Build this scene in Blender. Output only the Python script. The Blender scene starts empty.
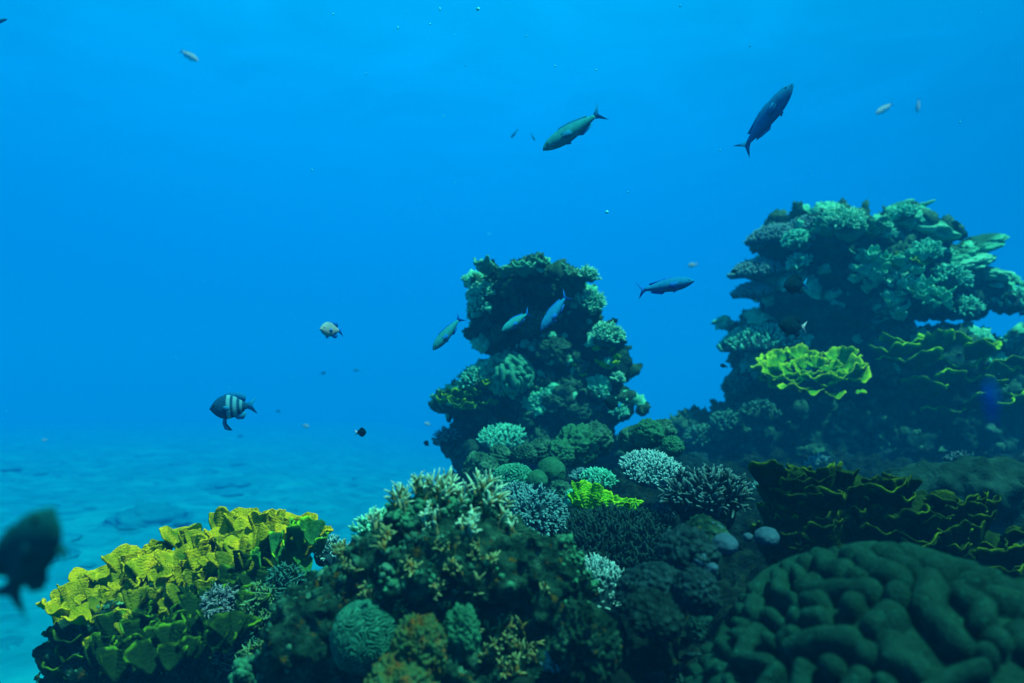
import bpy, math, random
import numpy as np
from mathutils import Vector, Matrix

# ------------------------------------------------------------------ camera, world, sun, exposure
SC = bpy.context.scene
W, H = 1024, 683
FPX = 731.0
PITCH = math.atan((392 - 341.5) / FPX)
CAM = np.array([0.0, 0.0, 1.5])
RIGHT = np.array([1.0, 0, 0]); FWD = np.array([0, math.cos(PITCH), math.sin(PITCH)]); UP = np.array([0, -math.sin(PITCH), math.cos(PITCH)])
cd = bpy.data.cameras.new('camera'); cam = bpy.data.objects.new('camera', cd); SC.collection.objects.link(cam)
cam.location = CAM; cam.rotation_euler = (math.pi / 2 + PITCH, 0, 0)
cd.sensor_width = 36; cd.lens = 36 * FPX / W; cd.clip_start = 0.02; cd.clip_end = 400
cd.dof.use_dof = True; cd.dof.focus_distance = 2.8; cd.dof.aperture_fstop = 1.8
SC.camera = cam
SC.view_settings.view_transform = 'Standard'; SC.view_settings.look = 'None'
SC.view_settings.exposure = 0.6; SC.view_settings.gamma = 1.0
SC.view_settings.use_curve_mapping = False

SUN_EL, SUN_AZ = 67.0, 132.0      # azimuth clockwise from +Y (the way the camera looks)
SUN_STRENGTH = 5.0
SUN_COLOR = (0.72, 1.0, 0.70)
HAZE_DENSITY = 0.0235
HAZE_COLOR = (0.0, 0.345, 0.86)
sd = bpy.data.lights.new('sun', 'SUN'); sun = bpy.data.objects.new('sun', sd); SC.collection.objects.link(sun)
sd.energy = SUN_STRENGTH; sd.angle = math.radians(0.9); sd.color = SUN_COLOR
_e, _a = math.radians(SUN_EL), math.radians(SUN_AZ)
SUNDIR = Vector((math.sin(_a) * math.cos(_e), math.cos(_a) * math.cos(_e), math.sin(_e)))
sun.rotation_euler = SUNDIR.to_track_quat('Z', 'Y').to_euler(); sun.location = (0, 0, 30)

wd = bpy.data.worlds.new('World'); SC.world = wd; wd.use_nodes = True
nt = wd.node_tree; nt.nodes.clear()
N = lambda t, tr=nt: tr.nodes.new(t)
out = N('ShaderNodeOutputWorld'); tc = N('ShaderNodeTexCoord'); sep = N('ShaderNodeSeparateXYZ')
nt.links.new(tc.outputs['Generated'], sep.inputs[0])
# the daylight that comes down through the water surface (inside Snell's window)
sky = N('ShaderNodeTexSky'); sky.sky_type = 'NISHITA'; sky.sun_disc = False
sky.sun_elevation = math.radians(SUN_EL); sky.sun_rotation = math.radians(SUN_AZ)
filt = N('ShaderNodeMix'); filt.data_type = 'RGBA'; filt.blend_type = 'MULTIPLY'; filt.inputs[0].default_value = 1
filt.inputs[7].default_value = (0.30, 1.0, 0.62, 1)
nt.links.new(sky.outputs[0], filt.inputs[6])
bg1 = N('ShaderNodeBackground'); bg1.inputs[1].default_value = 0.08
nt.links.new(filt.outputs[2], bg1.inputs[0])
# the open water beyond, by elevation
mr = N('ShaderNodeMapRange'); mr.inputs[1].default_value = -0.5; mr.inputs[2].default_value = 0.6
nt.links.new(sep.outputs[2], mr.inputs[0])
rp = N('ShaderNodeValToRGB'); cr = rp.color_ramp
WATER = [(0.0, (0, .035, .13)), (0.30, (0, .22, .54)), (0.42, (0, .285, .66)), (0.47, (0, .285, .74)), (0.54, (0, .29, .88)), (0.62, (0, .32, 1.0)), (0.78, (0, .41, 1.06)), (0.93, (0, .53, 1.1)), (1.0, (0, .56, 1.1))]
cr.elements[0].position, cr.elements[0].color = WATER[0][0], (*WATER[0][1], 1)
cr.elements[1].position, cr.elements[1].color = WATER[-1][0], (*WATER[-1][1], 1)
for p, c in WATER[1:-1]:
    e = cr.elements.new(p); e.color = (*c, 1)
nt.links.new(mr.outputs[0], rp.inputs[0])
bg2 = N('ShaderNodeBackground'); nt.links.new(rp.outputs[0], bg2.inputs[0])
# backdrop brightest left of centre, darkening view edges; noise stands in for surface ripples
dt = N('ShaderNodeVectorMath'); dt.operation = 'DOT_PRODUCT'; nt.links.new(tc.outputs['Generated'], dt.inputs[0]); dt.inputs[1].default_value = (-.16, .88, .44)
m1 = N('ShaderNodeMapRange'); m1.inputs[1].default_value = .62; m1.inputs[2].default_value = .97; m1.inputs[3].default_value = .34; m1.inputs[4].default_value = .64; nt.links.new(dt.outputs['Value'], m1.inputs[0])
zc = N('ShaderNodeMath'); zc.operation = 'MAXIMUM'; zc.inputs[1].default_value = .05; nt.links.new(sep.outputs[2], zc.inputs[0])
dv = N('ShaderNodeVectorMath'); dv.operation = 'SCALE'; iv = N('ShaderNodeMath'); iv.operation = 'DIVIDE'; iv.inputs[0].default_value = 1.0; nt.links.new(zc.outputs[0], iv.inputs[1]); nt.links.new(tc.outputs['Generated'], dv.inputs[0]); nt.links.new(iv.outputs[0], dv.inputs['Scale'])
wn = N('ShaderNodeTexNoise'); wn.inputs['Scale'].default_value = 2.6; wn.inputs['Detail'].default_value = 5; wn.inputs['Distortion'].default_value = .6; nt.links.new(dv.outputs[0], wn.inputs['Vector'])
m3 = N('ShaderNodeMapRange'); m3.inputs[1].default_value = .3; m3.inputs[2].default_value = .7; m3.inputs[3].default_value = -.05; m3.inputs[4].default_value = .065; nt.links.new(wn.outputs['Fac'], m3.inputs[0])
m4 = N('ShaderNodeMapRange'); m4.interpolation_type = 'SMOOTHSTEP'; m4.inputs[1].default_value = .16; m4.inputs[2].default_value = .50; nt.links.new(sep.outputs[2], m4.inputs[0])
mm = N('ShaderNodeMath'); mm.operation = 'MULTIPLY'; nt.links.new(m3.outputs[0], mm.inputs[0]); nt.links.new(m4.outputs[0], mm.inputs[1])
ma = N('ShaderNodeMath'); ma.operation = 'ADD'; nt.links.new(m1.outputs[0], ma.inputs[0]); nt.links.new(mm.outputs[0], ma.inputs[1]); nt.links.new(ma.outputs[0], bg2.inputs[1])
mr2 = N('ShaderNodeMapRange'); mr2.interpolation_type = 'SMOOTHSTEP'; mr2.inputs[1].default_value = 0.62; mr2.inputs[2].default_value = 0.80
nt.links.new(sep.outputs[2], mr2.inputs[0])
mx = N('ShaderNodeMixShader'); nt.links.new(mr2.outputs[0], mx.inputs[0]); nt.links.new(bg2.outputs[0], mx.inputs[1]); nt.links.new(bg1.outputs[0], mx.inputs[2])
nt.links.new(mx.outputs[0], out.inputs[0])

cy = SC.cycles
cy.max_bounces = 5; cy.diffuse_bounces = 2; cy.glossy_bounces = 2; cy.transmission_bounces = 4; cy.volume_bounces = 2; cy.transparent_max_bounces = 6
cy.caustics_reflective = False; cy.caustics_refractive = False
cy.use_denoising = True
try:
    cy.denoiser = 'OPENIMAGEDENOISE'
except Exception:
    pass

# ------------------------------------------------------------------ numeric helpers
def at(px, py, d):
    """world point seen at pixel (px,py) at distance d along the camera axis"""
    return CAM + d * ((px - 512) / FPX * RIGHT + (341.5 - py) / FPX * UP + FWD)

def smooth(a, b, x):
    t = np.clip((x - a) / (b - a), 0, 1); return t * t * (3 - 2 * t)

def _hash(ix, iy, iz, seed):
    h = (ix.astype(np.uint32) * np.uint32(374761393) + iy.astype(np.uint32) * np.uint32(668265263) + iz.astype(np.uint32) * np.uint32(2147483647 - 1274126177) + np.uint32((seed * 974711 + 12345) & 0xffffffff))
    h = (h ^ (h >> np.uint32(13))) * np.uint32(1274126177)
    h = (h ^ (h >> np.uint32(16))) * np.uint32(2246822519)
    return ((h ^ (h >> np.uint32(15))) & np.uint32(0xffffff)).astype(np.float32) / np.float32(0xffffff)

def vnoise(p, seed=0):
    p = np.asarray(p, np.float32)
    i = np.floor(p).astype(np.int64); f = p - i; f = f * f * f * (f * (f * 6 - 15) + 10)
    r = 0
    for dx in (0, 1):
        wx = f[:, 0] if dx else 1 - f[:, 0]
        for dy in (0, 1):
            wy = f[:, 1] if dy else 1 - f[:, 1]
            for dz in (0, 1):
                wz = f[:, 2] if dz else 1 - f[:, 2]
                r = r + wx * wy * wz * _hash(i[:, 0] + dx, i[:, 1] + dy, i[:, 2] + dz, seed)
    return r * 2 - 1

def fbm(p, scale, octv=4, seed=0, gain=0.5):
    p = np.asarray(p, np.float32) * scale; a = 1.0; s = 0; tot = 0
    for o in range(octv):
        s = s + a * vnoise(p, seed + o * 17); tot += a; a *= gain; p = p * 2.03 + 11.3
    return s / tot

def worley(p, scale, seed=0):
    p = np.asarray(p, np.float32) * scale; i = np.floor(p).astype(np.int64); best = np.full(len(p), 9.0, np.float32)
    for dx in (-1, 0, 1):
        for dy in (-1, 0, 1):
            for dz in (-1, 0, 1):
                c = i + (dx, dy, dz)
                q = np.stack([_hash(c[:, 0], c[:, 1], c[:, 2], seed + k * 31) for k in range(3)], 1) + c
                best = np.minimum(best, ((q - p) ** 2).sum(1))
    return np.sqrt(best)

def unit(v):
    v = np.asarray(v, float); return v / (np.linalg.norm(v, axis=-1, keepdims=True) + 1e-12)

def frames(D):
    D = unit(D); ref = np.where(np.abs(D[:, 2:3]) > .9, np.array([[1., 0, 0]]), np.array([[0, 0, 1.]]))
    a = unit(np.cross(ref, D)); b = np.cross(D, a); return a, b

# ------------------------------------------------------------------ mesh buffer
class MB:
    def __init__(s): s.v, s.q, s.t, s.a, s.n = [], [], [], [], 0
    def add(s, v, quads=None, tris=None, tip=None):
        v = np.asarray(v, np.float32).reshape(-1, 3)
        if quads is not None and len(quads): s.q.append(np.asarray(quads, np.int64).reshape(-1, 4) + s.n)
        if tris is not None and len(tris): s.t.append(np.asarray(tris, np.int64).reshape(-1, 3) + s.n)
        s.a.append(np.zeros(len(v), np.float32) if tip is None else np.broadcast_to(np.asarray(tip, np.float32), (len(v),)))
        s.v.append(v); s.n += len(v)
    def arrays(s):
        return np.concatenate(s.v), (np.concatenate(s.q) if s.q else np.zeros((0, 4), int)), (np.concatenate(s.t) if s.t else np.zeros((0, 3), int)), np.concatenate(s.a)
    def mesh(s, name, mat, origin=(0, 0, 0), smooth_=True):
        v, q, t, a = s.arrays(); v = v - np.asarray(origin, np.float32)
        me = bpy.data.meshes.new(name); me.vertices.add(len(v)); me.vertices.foreach_set('co', v.astype(np.float32).ravel())
        loops = np.concatenate([q.ravel(), t.ravel()]).astype(np.int32); me.loops.add(len(loops)); me.loops.foreach_set('vertex_index', loops)
        nf = len(q) + len(t); me.polygons.add(nf)
        st = np.concatenate([np.arange(len(q)) * 4, len(q) * 4 + np.arange(len(t)) * 3]).astype(np.int32)
        me.polygons.foreach_set('loop_start', st)
        me.polygons.foreach_set('use_smooth', np.full(nf, smooth_))
        me.update(calc_edges=True); me.validate()
        at_ = me.attributes.new('tip', 'FLOAT', 'POINT')
        if len(me.vertices) == len(a): at_.data.foreach_set('value', a.astype(np.float32))
        me.materials.append(mat); return me

def build(name, mb, mat, parent=None, kind=None, label=None, origin=None):
    o0 = np.array(parent.matrix_world.translation) if parent is not None and origin is None else (np.zeros(3) if origin is None else np.asarray(origin))
    root = parent
    if parent is not None:
        o0 = np.zeros(3); r = parent
        while r is not None: o0 = o0 + np.array(r.location); r = r.parent
    o = bpy.data.objects.new(name, mb.mesh(name, mat, o0)); SC.collection.objects.link(o)
    if parent is not None: o.parent = parent
    else: o.location = o0
    if kind: o['kind'] = kind
    if label: o['label'] = label
    return o

def thing(name, label, cat, loc, group=None):
    o = bpy.data.objects.new(name, None); SC.collection.objects.link(o); o.empty_display_size = .05
    o.location = [float(x) for x in loc]; o['label'] = label; o['category'] = cat
    if group: o['group'] = group
    return o

def dup(root, loc, rot=(0, 0, 0), scale=1.0, label=None):
    r = root.copy(); SC.collection.objects.link(r); r.location = [float(x) for x in loc]; r.rotation_euler = rot
    r.scale = (scale,) * 3 if np.isscalar(scale) else scale
    if label: r['label'] = label
    for ch in list(root.children):
        c = ch.copy(); SC.collection.objects.link(c); c.parent = r
        for g in ch.children:
            d = g.copy(); SC.collection.objects.link(d); d.parent = c
    return r

# ------------------------------------------------------------------ surface nets
def nets(F, o, h):
    nx, ny, nz = F.shape; S = F < 0
    cnt = np.zeros((nx - 1, ny - 1, nz - 1), np.float32); pos = np.zeros((nx - 1, ny - 1, nz - 1, 3), np.float32)
    sl = lambda c: tuple(slice(c[k], F.shape[k] - 1 + c[k]) for k in range(3))
    for ax in range(3):
        for u in (0, 1):
            for w in (0, 1):
                a = [0, 0, 0]; oth = [k for k in range(3) if k != ax]; a[oth[0]] = u; a[oth[1]] = w; b = list(a); b[ax] = 1
                Fa, Fb = F[sl(a)], F[sl(b)]; cr_ = (Fa < 0) != (Fb < 0)
                I = np.nonzero(cr_); t = Fa[I] / (Fa[I] - Fb[I])
                cnt[I] += 1
                for k in range(3): pos[I + (np.full(len(I[0]), k),)] += a[k] + (t if k == ax else 0)
    act = cnt > 0; I = np.nonzero(act); idx = np.full(act.shape, -1, np.int64); idx[I] = np.arange(len(I[0]))
    v = (np.stack(I, 1) + pos[I] / cnt[I][:, None]) * h + np.asarray(o)
    Q = []
    for ax in range(3):
        u, w = [(1, 2), (2, 0), (0, 1)][ax]
        n = list(F.shape); n[ax] -= 1
        s0 = [slice(1, -1)] * 3; s0[ax] = slice(0, F.shape[ax] - 1); s1 = list(s0); s1[ax] = slice(1, F.shape[ax])
        A, B = S[tuple(s0)], S[tuple(s1)]; E = np.stack(np.nonzero(A != B), 1); flip = A[tuple(E.T)]
        base = E.copy(); base[:, u] += 1; base[:, w] += 1
        def c(du, dw):
            k = base.copy(); k[:, u] += du; k[:, w] += dw; return idx[tuple(k.T)]
        q = np.stack([c(-1, -1), c(0, -1), c(0, 0), c(-1, 0)], 1)
        q[~flip] = q[~flip][:, ::-1]; Q.append(q)
    return v, np.concatenate(Q)

def vnormals(v, q, t=None):
    n = np.zeros_like(v, dtype=np.float64)
    fn = np.cross(v[q[:, 2]] - v[q[:, 0]], v[q[:, 3]] - v[q[:, 1]]) if len(q) else np.zeros((0, 3))
    for k in range(4 if len(q) else 0): np.add.at(n, q[:, k], fn)
    return unit(n)

def rock_from_blobs(blobs, h, k=0.05, warp=.05, wscale=3., lump=.02, lscale=14., knob=0.0, kscale=20., seed=0, zmin=None, fine=.006, fscale=60.):
    """blobs: (centre, radii) ellipsoids melted together, then weathered with noise"""
    C = np.array([b[0] for b in blobs]); R = np.array([b[1] for b in blobs])
    lo = (C - R).min(0) - .08; hi = (C + R).max(0) + .08
    if zmin is not None: lo[2] = max(lo[2], zmin)
    n = np.ceil((hi - lo) / h).astype(int) + 1
    gx = [lo[i] + h * np.arange(n[i]) for i in range(3)]
    P = np.stack(np.meshgrid(*gx, indexing='ij'), -1).reshape(-1, 3).astype(np.float32)
    # coarse test first
    Wp = np.stack([fbm(P[::1], wscale, 2, seed + 5 * i) for i in range(3)], 1) * warp if warp else 0
    Pw = P + Wp
    acc = np.zeros(len(P), np.float32); m = None
    for c, r in zip(C.astype(np.float32), R.astype(np.float32)):
        d = (np.sqrt((((Pw - c) / r) ** 2).sum(1)) - 1) * r.min()
        m = d if m is None else np.where(np.abs(m - d) < k, np.minimum(m, d) - (np.maximum(k - np.abs(m - d), 0) ** 2) / (4 * k), np.minimum(m, d))
    F = m
    near = np.abs(F) < (lump + knob) * 2.2 + h * 2
    Pn = P[near]
    F[near] += lump * fbm(Pn, lscale, 3, seed + 40) * 1.6
    if knob: F[near] += knob * (worley(Pn, kscale, seed + 60) - .45) * 1.5
    F = F.reshape(n)
    F[0], F[-1], F[:, 0], F[:, -1], F[:, :, 0], F[:, :, -1] = [1] * 6
    v, q = nets(F, lo, h)
    nn = vnormals(v, q)
    if fine: v = v + nn * (fine * fbm(v, fscale, 3, seed + 80, .65))[:, None]
    return v, q, nn

def blobs_px(rows, D, zs=1.0):
    o = []
    for px, py, off, rx, ry, rd in rows:
        s = D / FPX; o.append((at(px, py, D + off * s), np.array([rx, rd, ry]) * s))
    return o

# ------------------------------------------------------------------ coral generators
def fingers(mb, P, D, L, R, rng, nseg=6, bend=.25, knob=.15, taper=.42, tip=True, up=0.0):
    P = np.asarray(P, float); n = len(P)
    if not n: return
    D = unit(D); L = np.broadcast_to(L, n)[:, None]; R = np.broadcast_to(R, n)[:, None]
    a, b = frames(D); bd = (a * rng.normal(size=(n, 1)) + b * rng.normal(size=(n, 1))) * bend; bd[:, 2] += up
    ts = np.array([-.12, .22, .5, .75, .92]); rf = np.array([1, 1 - taper * .2, 1 - taper * .45, 1 - taper * .75, .40])
    ang = np.arange(nseg) * 2 * np.pi / nseg; V = []
    for t, f in zip(ts, rf):
        c = P + (D * t + bd * max(t, 0) ** 2) * L
        rr = R * f
        ring = c[:, None, :] + (a[:, None, :] * np.cos(ang)[None, :, None] + b[:, None, :] * np.sin(ang)[None, :, None]) * (rr * (1 + knob * rng.normal(size=(n, nseg)).clip(-1.6, 1.6)))[:, :, None]
        V.append(ring)
    V = np.stack(V, 1).reshape(n, -1, 3); tipv = P + (D + bd) * L
    V = np.concatenate([V, tipv[:, None]], 1); k = V.shape[1]
    q = []; nr = len(ts)
    for r in range(nr - 1):
        for j in range(nseg):
            q.append((r * nseg + j, r * nseg + (j + 1) % nseg, (r + 1) * nseg + (j + 1) % nseg, (r + 1) * nseg + j))
    t3 = [((nr - 1) * nseg + j, (nr - 1) * nseg + (j + 1) % nseg, k - 1) for j in range(nseg)]
    off = (np.arange(n) * k)[:, None, None]
    tv = np.concatenate([np.repeat(np.clip(ts, 0, 1), nseg), [1.0]]); tv = np.tile(tv, n) if tip else None
    mb.add(V.reshape(-1, 3), (np.array(q)[None] + off).reshape(-1, 4), (np.array(t3)[None] + off).reshape(-1, 3), tv)

def axes_of(up, spin=0.0):
    up = unit(np.asarray(up, float)); a, b = frames(up[None]); a, b = a[0], b[0]
    return a * math.cos(spin) + b * math.sin(spin), -a * math.sin(spin) + b * math.cos(spin), up

def dome(nth, nph, thmax=math.pi * .62):
    th = np.linspace(.004, thmax, nth); ph = np.arange(nph) * 2 * np.pi / nph
    T, Ph = np.meshgrid(th, ph, indexing='ij'); T, Ph = T.ravel(), Ph.ravel()
    q = [(i * nph + j, (i + 1) * nph + j, (i + 1) * nph + (j + 1) % nph, i * nph + (j + 1) % nph) for i in range(nth - 1) for j in range(nph)]
    return T, Ph, np.array(q)

_SH = {}
def labyrinth(seed=1, steps=260, r=.35, quad=0.0):
    if (seed, steps, quad) in _SH: return _SH[(seed, steps, quad)]
    n = 256; rng = np.random.default_rng(seed); u = rng.normal(size=(n, n)) * .1
    k = np.fft.fftfreq(n) * n; k2 = (k[:, None] ** 2 + k[None] ** 2) / 16.0 ** 2; dt = .6
    Lk = r - (1 - k2) ** 2
    for _ in range(steps):
        u = np.real(np.fft.ifft2((np.fft.fft2(u) + dt * np.fft.fft2(quad * u * u - u ** 3)) / (1 - dt * Lk)))
    u = u / np.abs(u).max(); _SH[(seed, steps, quad)] = u; return u

def tex(u, x, y):
    n = u.shape[0]; x = (x % 1) * n; y = (y % 1) * n; i, j = np.floor(x).astype(int), np.floor(y).astype(int); fx, fy = x - i, y - j
    g = lambda a, b: u[a % n, b % n]
    return (g(i, j) * (1 - fx) + g(i + 1, j) * fx) * (1 - fy) + (g(i, j + 1) * (1 - fx) + g(i + 1, j + 1) * fx) * fy

def brain_mesh(c, up, radii, wave, depth, seed=1, spin=0.0, nth=150, nph=300, thmax=math.pi * .6, rough=.05, steps=260, quad=0.0, stretch=1.0, profile=.5, grain=0.0):
    """dome carrying meandering rounded ridges; wave = distance between two ridges"""
    T, Ph, q = dome(nth, nph, thmax); ax, ay, az = axes_of(up, spin)
    d = np.stack([np.sin(T) * np.cos(Ph), np.sin(T) * np.sin(Ph), np.cos(T)], 1); R = np.asarray(radii, float)
    loc = d * R * (1 + rough * fbm(d, 1.7, 3, seed + 3))[:, None]
    f = 1.0 / (16 * wave)
    wp = [wave * 1.1 * fbm(d, 5.0, 2, seed + 20 + k) for k in (0, 1)]
    u = tex(labyrinth(seed, steps, .35, quad), (T * np.cos(Ph) * R[0] + wp[0]) * f, (T * np.sin(Ph) * R[1] + wp[1]) * f * stretch)
    hgt = np.clip((u + .55) / 1.35, 0, 1) ** profile
    nl = unit(d / R)
    loc = loc + nl * (depth * (hgt - .6))[:, None]
    if grain: loc = loc + nl * (grain * fbm(loc, 60 / wave * .05, 3, seed + 9))[:, None]
    mb = MB(); v = c + loc[:, :1] * ax + loc[:, 1:2] * ay + loc[:, 2:] * az
    mb.add(v, q, tip=hgt); return mb

def lobe_mesh(c, up, radii, w, depth, seed=1, spin=0.0, nth=200, nph=380, thmax=math.pi * .62, rough=.08, lens=(1.2, 3.4), flow=0.0, pitch=1.55, fine=.0):
    """dome packed with fat bent finger-like folds; w = half width of a fold"""
    rng = np.random.default_rng(seed); T, Ph, q = dome(nth, nph, thmax); ax, ay, az = axes_of(up, spin); R = np.asarray(radii, float)
    d = np.stack([np.sin(T) * np.cos(Ph), np.sin(T) * np.sin(Ph), np.cos(T)], 1)
    ext = thmax * R[:2]; lobes = []; pts = np.zeros((0, 2)); ws = np.zeros(0)
    for stage, tries in ((0, 1500), (1, 3500), (2, 5000)):
        for _ in range(tries):
            p = rng.uniform(-1, 1, 2)
            if (p ** 2).sum() > 1: continue
            p = p * ext; lw = w * rng.uniform(.82, 1.18); ln = w * (rng.uniform(*lens) if stage == 0 else (rng.uniform(.5, 1.4) if stage == 1 else 0.05)) * (1 if stage < 2 else 1)
            a = math.atan2(p[1], p[0]) + flow + rng.normal() * .75; b = a + rng.normal() * .7
            pp = np.array([p - ln * np.array([math.cos(a), math.sin(a)]), p, p + ln * np.array([math.cos(b), math.sin(b)])])
            sm = np.concatenate([pp[0] + (pp[1] - pp[0]) * np.linspace(0, 1, 6)[:, None], pp[1] + (pp[2] - pp[1]) * np.linspace(0, 1, 6)[1:, None]])
            if len(pts) and (np.sqrt(((sm[:, None] - pts[None]) ** 2).sum(2)) < pitch * (.5 * lw + .5 * ws[None])).any(): continue
            lobes.append((pp, lw)); pts = np.vstack([pts, sm]); ws = np.append(ws, np.full(len(sm), lw))
    X = np.stack([T * np.cos(Ph) * R[0], T * np.sin(Ph) * R[1]], 1); wx = np.stack([fbm(d, 3.5, 2, seed + 2), fbm(d, 3.5, 2, seed + 4)], 1) * w * .5; X = X + wx
    hgt = np.zeros(len(X))
    for pp, lw in lobes:
        best = None
        for A_, B_ in ((pp[0], pp[1]), (pp[1], pp[2])):
            ab = B_ - A_; t_ = np.clip(((X - A_) @ ab) / (ab @ ab + 1e-12), 0, 1); dd = ((X - A_ - t_[:, None] * ab) ** 2).sum(1); best = dd if best is None else np.minimum(best, dd)
        hgt = np.maximum(hgt, np.sqrt(np.clip(1 - best / (lw * 1.12) ** 2, 0, 1)) * (.9 + .1 * lw / w))
    loc = d * R * (1 + rough * fbm(d, 1.7, 3, seed + 3))[:, None] + unit(d / R) * (depth * (hgt - .6))[:, None]
    if fine: loc = loc + unit(d / R) * (fine * fbm(loc, .35 / w * 4, 3, seed + 9))[:, None]
    mb = MB(); mb.add(c + loc[:, :1] * ax + loc[:, 1:2] * ay + loc[:, 2:] * az, q, tip=hgt); return mb

def lump_mesh(c, up, radii, seed=0, lump=.12, lscale=2.2, knob=0.0, kscale=6., nth=48, nph=84, thmax=math.pi * .7, fine=.03, spin=0.):
    T, Ph, q = dome(nth, nph, thmax); ax, ay, az = axes_of(up, spin)
    d = np.stack([np.sin(T) * np.cos(Ph), np.sin(T) * np.sin(Ph), np.cos(T)], 1); R = np.asarray(radii, float)
    s = 1 + lump * fbm(d, lscale, 3, seed) + fine * fbm(d, lscale * 6, 3, seed + 7, .7)
    kk = None
    if knob: kk = np.clip(.75 - worley(d, kscale, seed + 11), 0, 1); s = s + knob * np.sqrt(kk)
    loc = d * R * s[:, None]; mb = MB(); mb.add(c + loc[:, :1] * ax + loc[:, 1:2] * ay + loc[:, 2:] * az, q, tip=kk); return mb

def cap_points(n, thmax, rng, jit=.35):
    i = np.arange(n) + .5; z = 1 - i / n * (1 - math.cos(thmax)); ph = i * 2.399963 + rng.normal(size=n) * jit
    th = np.arccos(np.clip(z + rng.normal(size=n) * .02, -1, 1)); return th, ph

def bush(name, label, c, up, radii, mats, n=160, L=.05, R=.006, thmax=1.45, seed=0, nclump=10, sub=2, upbias=.35, cat='coral', group=None, knob=.15, base_f=.72, nseg=6, edge_long=0.0, bend=.25):
    """branching colony: base mound + clumps of branch tips"""
    rng = np.random.default_rng(seed); c = np.asarray(c, float); radii = np.asarray(radii, float)
    t = thing(name, label, cat, c, group); ax, ay, az = axes_of(up, rng.uniform(0, 6))
    b = lump_mesh(c, up, radii * base_f, seed, .15, 2.0, nth=24, nph=44, thmax=2.1, fine=.08); build('base', b, mats[0], t)
    th, ph = cap_points(n, thmax, rng)
    d = np.stack([np.sin(th) * np.cos(ph), np.sin(th) * np.sin(ph), np.cos(th)], 1)
    irr = 1 + .16 * fbm(d, 2.2, 2, seed + 1)
    loc = d * radii * base_f * irr[:, None] * .93
    nrm = unit(d / radii); nrm = unit(nrm + np.array([0, 0, upbias]) + rng.normal(size=(n, 3)) * .16)
    tow = lambda x: x[:, :1] * ax + x[:, 1:2] * ay + x[:, 2:] * az
    P = c + tow(loc); D = tow(nrm); LL = L * rng.uniform(.7, 1.25, n) * (1 + edge_long * (th / thmax)); RR = R * rng.uniform(.8, 1.2, n)
    cl = rng.integers(0, n, nclump); near = np.argmin(((d[:, None] - d[cl][None]) ** 2).sum(2), 1)
    for k in range(nclump):
        m = near == k
        if not m.any(): continue
        mb = MB(); fingers(mb, P[m], D[m], LL[m], RR[m], rng, nseg, knob=knob, bend=bend)
        for s_ in range(sub):
            f = rng.uniform(.3, .75, m.sum())[:, None]
            sd_ = unit(D[m] + rng.normal(size=(m.sum(), 3)) * .75)
            fingers(mb, P[m] + D[m] * f * LL[m][:, None], sd_, LL[m] * rng.uniform(.32, .6, m.sum()), RR[m] * .72, rng, max(5, nseg - 1), knob=knob, bend=bend)
        build('branch', mb, mats[1], t)
    return t

def table_coral(name, label, c, up, rx, ry, mats, n=420, L=.028, R=.0045, seed=0, thick=.25, cat='coral', group=None, droop=.25, rimout=.7, spin=None, nseg=5, sub=1):
    """plate colony: lumpy tapering underside + a turf of short branchlets"""
    rng = np.random.default_rng(seed); c = np.asarray(c, float); t = thing(name, label, cat, c, group)
    ax, ay, az = axes_of(up, rng.uniform(0, 6) if spin is None else spin)
    tow = lambda x: x[:, :1] * ax + x[:, 1:2] * ay + x[:, 2:] * az
    # underside
    nr, na = 14, 60; ph = np.arange(na) * 2 * np.pi / na
    edge = 1 + .13 * fbm(np.stack([np.cos(ph), np.sin(ph), 0 * ph], 1), 1.6, 3, seed)
    rows = []; rr = np.linspace(0.02, 1, nr)
    for r in rr: rows.append(np.stack([rx * r * edge * np.cos(ph), ry * r * edge * np.sin(ph), -droop * min(rx, ry) * r ** 2.2 + 0 * ph], 1))
    for r in rr[::-1]:
        zz = -droop * min(rx, ry) * r ** 2.2 - .012 - thick * min(rx, ry) * (1 - r) ** .8
        rows.append(np.stack([rx * r * .97 * edge * np.cos(ph), ry * r * .97 * edge * np.sin(ph), zz + 0 * ph], 1))
    V = np.concatenate(rows); V += unit(V + 1e-9) * (.012 * fbm(V, 22, 3, seed + 2))[:, None]
    M = len(rows); q = [(i * na + j, i * na + (j + 1) % na, (i + 1) * na + (j + 1) % na, (i + 1) * na + j) for i in range(M - 1) for j in range(na)]
    b = MB(); b.add(c + tow(V), np.array(q)[:, ::-1]); build('plate', b, mats[0], t)
    i = np.arange(n) + .5; r = np.sqrt(i / n); a = i * 2.399963 + rng.normal(size=n) * .15
    e = np.interp(a % (2 * np.pi), np.append(ph, 2 * np.pi), np.append(edge, edge[0])); r = np.minimum(r, .99)
    loc = np.stack([rx * r * e * np.cos(a), ry * r * e * np.sin(a), -droop * min(rx, ry) * r ** 2.2], 1)
    D = np.stack([np.cos(a) * rimout * r ** 3, np.sin(a) * rimout * r ** 3, np.ones(n)], 1) + rng.normal(size=(n, 3)) * .17
    mb = MB(); D = tow(D); LL = L * rng.uniform(.7, 1.25, n); P = c + tow(loc)
    fingers(mb, P, D, LL, R * rng.uniform(.8, 1.2, n), rng, nseg)
    for s_ in range(sub): fingers(mb, P + unit(D) * LL[:, None] * .35, unit(D + rng.normal(size=(n, 3)) * .7), LL * .5, R * .8, rng, 5)
    build('branchlet_turf', mb, mats[1], t); return t

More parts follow.
